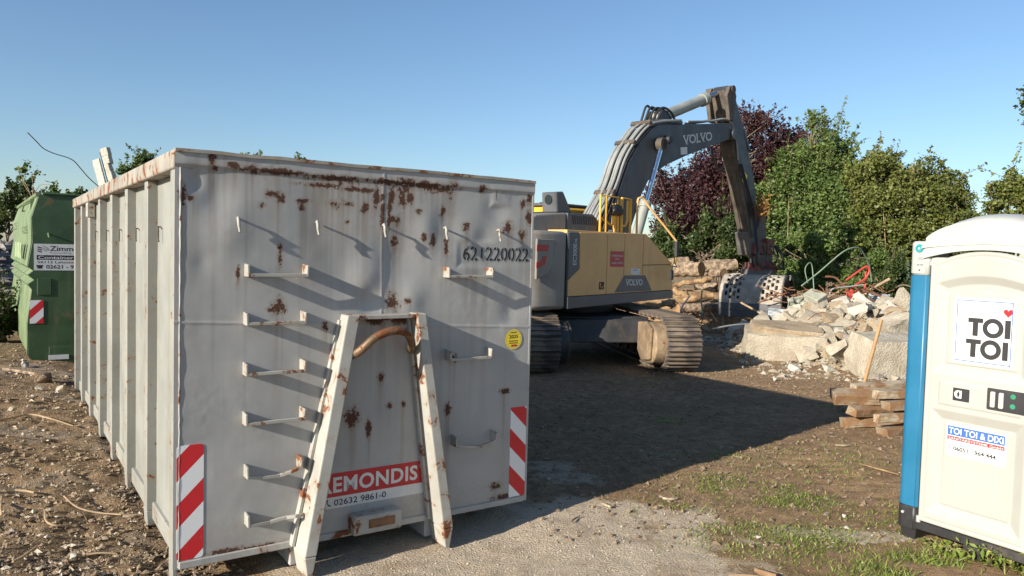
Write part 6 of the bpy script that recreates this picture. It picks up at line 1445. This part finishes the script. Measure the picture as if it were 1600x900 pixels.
stick([(1180, 890), (1195, 894), (1213, 898)], 0.018, 'thick piece of wood at the bottom edge in the grass', 'plank', lift=0.02)
stick([(1138, 896), (1160, 897), (1185, 899)], 0.008, 'thin straw-coloured stick at the bottom edge in the grass')
stick([(1305, 694), (1318, 695), (1328, 694)], 0.010, 'short pale wood splinter left of the timber stack', 'plank2')
stick([(940, 784), (948, 787), (955, 790)], 0.009, 'short yellowish chip at the shadow edge', 'plank2')
stick([(893, 812), (900, 806), (906, 804)], 0.006, 'tiny twig on the pale grit', 'bark')
stick([(1036, 775), (1048, 777), (1058, 776)], 0.010, 'yellow straw chip on the sunlit soil', 'plank2')
stick([(5, 594), (35, 596), (60, 604)], 0.022, 'brown root beside the broken stump', 'bark', lift=0.06)
ground_chunk(64, 612, 24, 20, 'broken wooden stump on the soil left of the container', 'clod', 51, 0.2)
ground_chunk(113, 882, 10, 9, 'white lump on the soil at the bottom left', 'plaster', 52)
ground_chunk(134, 881, 6, 5, 'tiny white chip beside the white lump', 'plaster', 53)
ground_chunk(38, 585, 10, 12, 'pale stone at the foot of the green container', 'plaster', 54)
ground_chunk(92, 622, 14, 9, 'pale stone in the row of stones before the green container', 'concrete', 55)
ground_chunk(60, 622, 13, 8, 'whitish stone left in the row of stones before the green container', 'concrete', 56)
ground_chunk(15, 655, 9, 6, 'cream stone at the left edge', 'concrete', 57)
ground_chunk(857, 748, 7, 5, 'white scrap on the shaded soil right of the container', 'plaster', 58)
ground_chunk(1186, 839, 7, 6, 'small white pebble in the grass patch', 'plaster', 59)
ground_chunk(1320, 803, 6, 5, 'small white pebble left of the toilet', 'plaster', 60)
ground_chunk(1325, 823, 10, 5, 'white chip on the grit left of the toilet', 'plaster', 61)
ground_chunk(1490, 858, 18, 6, 'flat reddish stone under the toilet', 'concrete', 62)

# straw and grass as masses
def blades(name, X, Y, hgt, wid, lean, mat, label, cat, seed, flatten=0.0):
    rg = np.random.default_rng(seed); N = len(X)
    a = rg.uniform(0, 2 * np.pi, N); b = rg.uniform(0, 2 * np.pi, N)
    Zg = ground_h(X, Y); P = np.stack([X, Y, Zg], 1)
    sd = np.stack([np.cos(a), np.sin(a), np.zeros(N)], 1) * wid[:, None]
    ln = np.stack([np.cos(b), np.sin(b), np.zeros(N)], 1) * (hgt * lean)[:, None]; up = np.zeros((N, 3)); up[:, 2] = hgt * (1 - flatten)
    V = np.stack([P - sd, P + sd, P + up * 0.6 + ln * 0.4 + sd * 0.6, P + up * 0.6 + ln * 0.4 - sd * 0.6, P + up * 0.95 + ln], 1).reshape(-1, 3)
    k = 5 * np.arange(N)
    F = np.concatenate([np.stack([k, k + 1, k + 2], 1), np.stack([k, k + 2, k + 3], 1), np.stack([k + 3, k + 2, k + 4], 1)])
    me_ = arr_mesh(name, V, F); rv = rg.random(N); set_attr(me_, 'rnd', np.tile(rv, 3), 'FACE')
    tag(link(name, me_, M[mat], None), label, cat, kind='stuff')
rg = np.random.default_rng(55)
N = 210000; X = rg.uniform(0.9, 5.4, N); Y = rg.uniform(3.3, 12, N); gm = grass_mask(X, Y); k = rg.random(N) < gm ** 1.6 * 0.95; X, Y = X[k], Y[k]
near_t = sstep(0.9, 0.3, np.hypot((X - 2.75) / 1.1, (Y - 4.6) / 0.6))
hgt = (0.008 + 0.026 * rg.random(len(X)) ** 1.6) * (1 + 1.6 * near_t * rg.random(len(X)))
blades('grass', X, Y, hgt, 0.0018 + 0.0034 * rg.random(len(X)), 0.4 + 1.4 * rg.random(len(X)), 'grass', 'short weedy grass in patches around the toilet', 'grass', 1)
N = 45000; X = rg.uniform(-0.2, 7.5, N); Y = rg.uniform(5.2, 14, N); g_ = zones(X, Y)[1]
k = (rg.random(N) < 0.25 + 0.75 * sstep(0.35, 0.7, vnoise(X * 1.1 + 4, Y * 1.1))) & (g_ < 0.5); X, Y = X[k], Y[k]
blades('straw_litter', X, Y, 0.03 + 0.12 * rg.random(len(X)) ** 2, 0.0018 + 0.0035 * rg.random(len(X)) ** 2, 0.8 + 0.4 * rg.random(len(X)), 'straw', 'dry straw and stalks littering the soil', 'straw', 2, 0.82)
N = 5000; Y = 4.3 + 7 * rg.random(N) ** 1.5; X = -0.7 - rg.random(N) * Y * 0.7; k = rg.random(N) < zones(X, Y)[0]; X, Y = X[k], Y[k]
blades('dry_rootlets', X, Y, 0.04 + 0.14 * rg.random(len(X)) ** 2, 0.0018 + 0.0035 * rg.random(len(X)) ** 2, 0.8 + 0.4 * rg.random(len(X)), 'straw', 'dry rootlets in the soil left of the container', 'roots', 3, 0.75)
n_ = 2600; x = rg.uniform(0.0, 7.5, n_); y = 5.0 + 8.5 * rg.random(n_) ** 1.3
s = 0.012 + 0.05 * rg.random(n_) ** 3
scatter_mesh('wood_chips', np.stack([x, y, ground_h(x, y) + s * 0.08], 1), s, M['plank2'], 'splinters and wood chips on the soil between container and toilet', 'wood chips', 7, 0.28)
# broad-leaved weeds around the toilet base
def weed(px, py, label, nl, size, hgt, seed, mat='grass'):
    p = on(px, py, 0.0); rg = np.random.default_rng(seed); root = empty('weed', (p.x, p.y, gz(p.x, p.y))); tag(root, label, 'weed', 'weeds at the toilet base')
    C = rg.normal(size=(nl, 3)) * np.array([0.06, 0.06, 0.3 * hgt]) + np.array([0, 0, hgt * 0.5]); C[:, 2] = np.clip(C[:, 2], 0.005, None)
    leaf_mesh('foliage', C, size, M[mat], root, rg, 0.35, 0.6)
    m = MB()
    for k in range(7):
        a = rg.uniform(0, 6.28); m.tube([(0, 0, 0), (0.03 * math.cos(a), 0.03 * math.sin(a), hgt * 0.6), (0.08 * math.cos(a), 0.08 * math.sin(a), hgt)], 0.0025, 4)
    m.build('stem', M['stick'], root)
weed(1500, 872, 'leafy weed in front of the toilet base, left one', 90, 0.045, 0.08, 1)
weed(1545, 882, 'tall leafy weed under the toilet door', 120, 0.05, 0.14, 2)
weed(1585, 892, 'leafy weed at the bottom right corner', 140, 0.05, 0.14, 3)
weed(1470, 858, 'small weed under the left part of the toilet', 70, 0.04, 0.05, 4)
weed(1590, 870, 'dark weed between toilet and right edge', 90, 0.05, 0.10, 5, 'lf_dark')
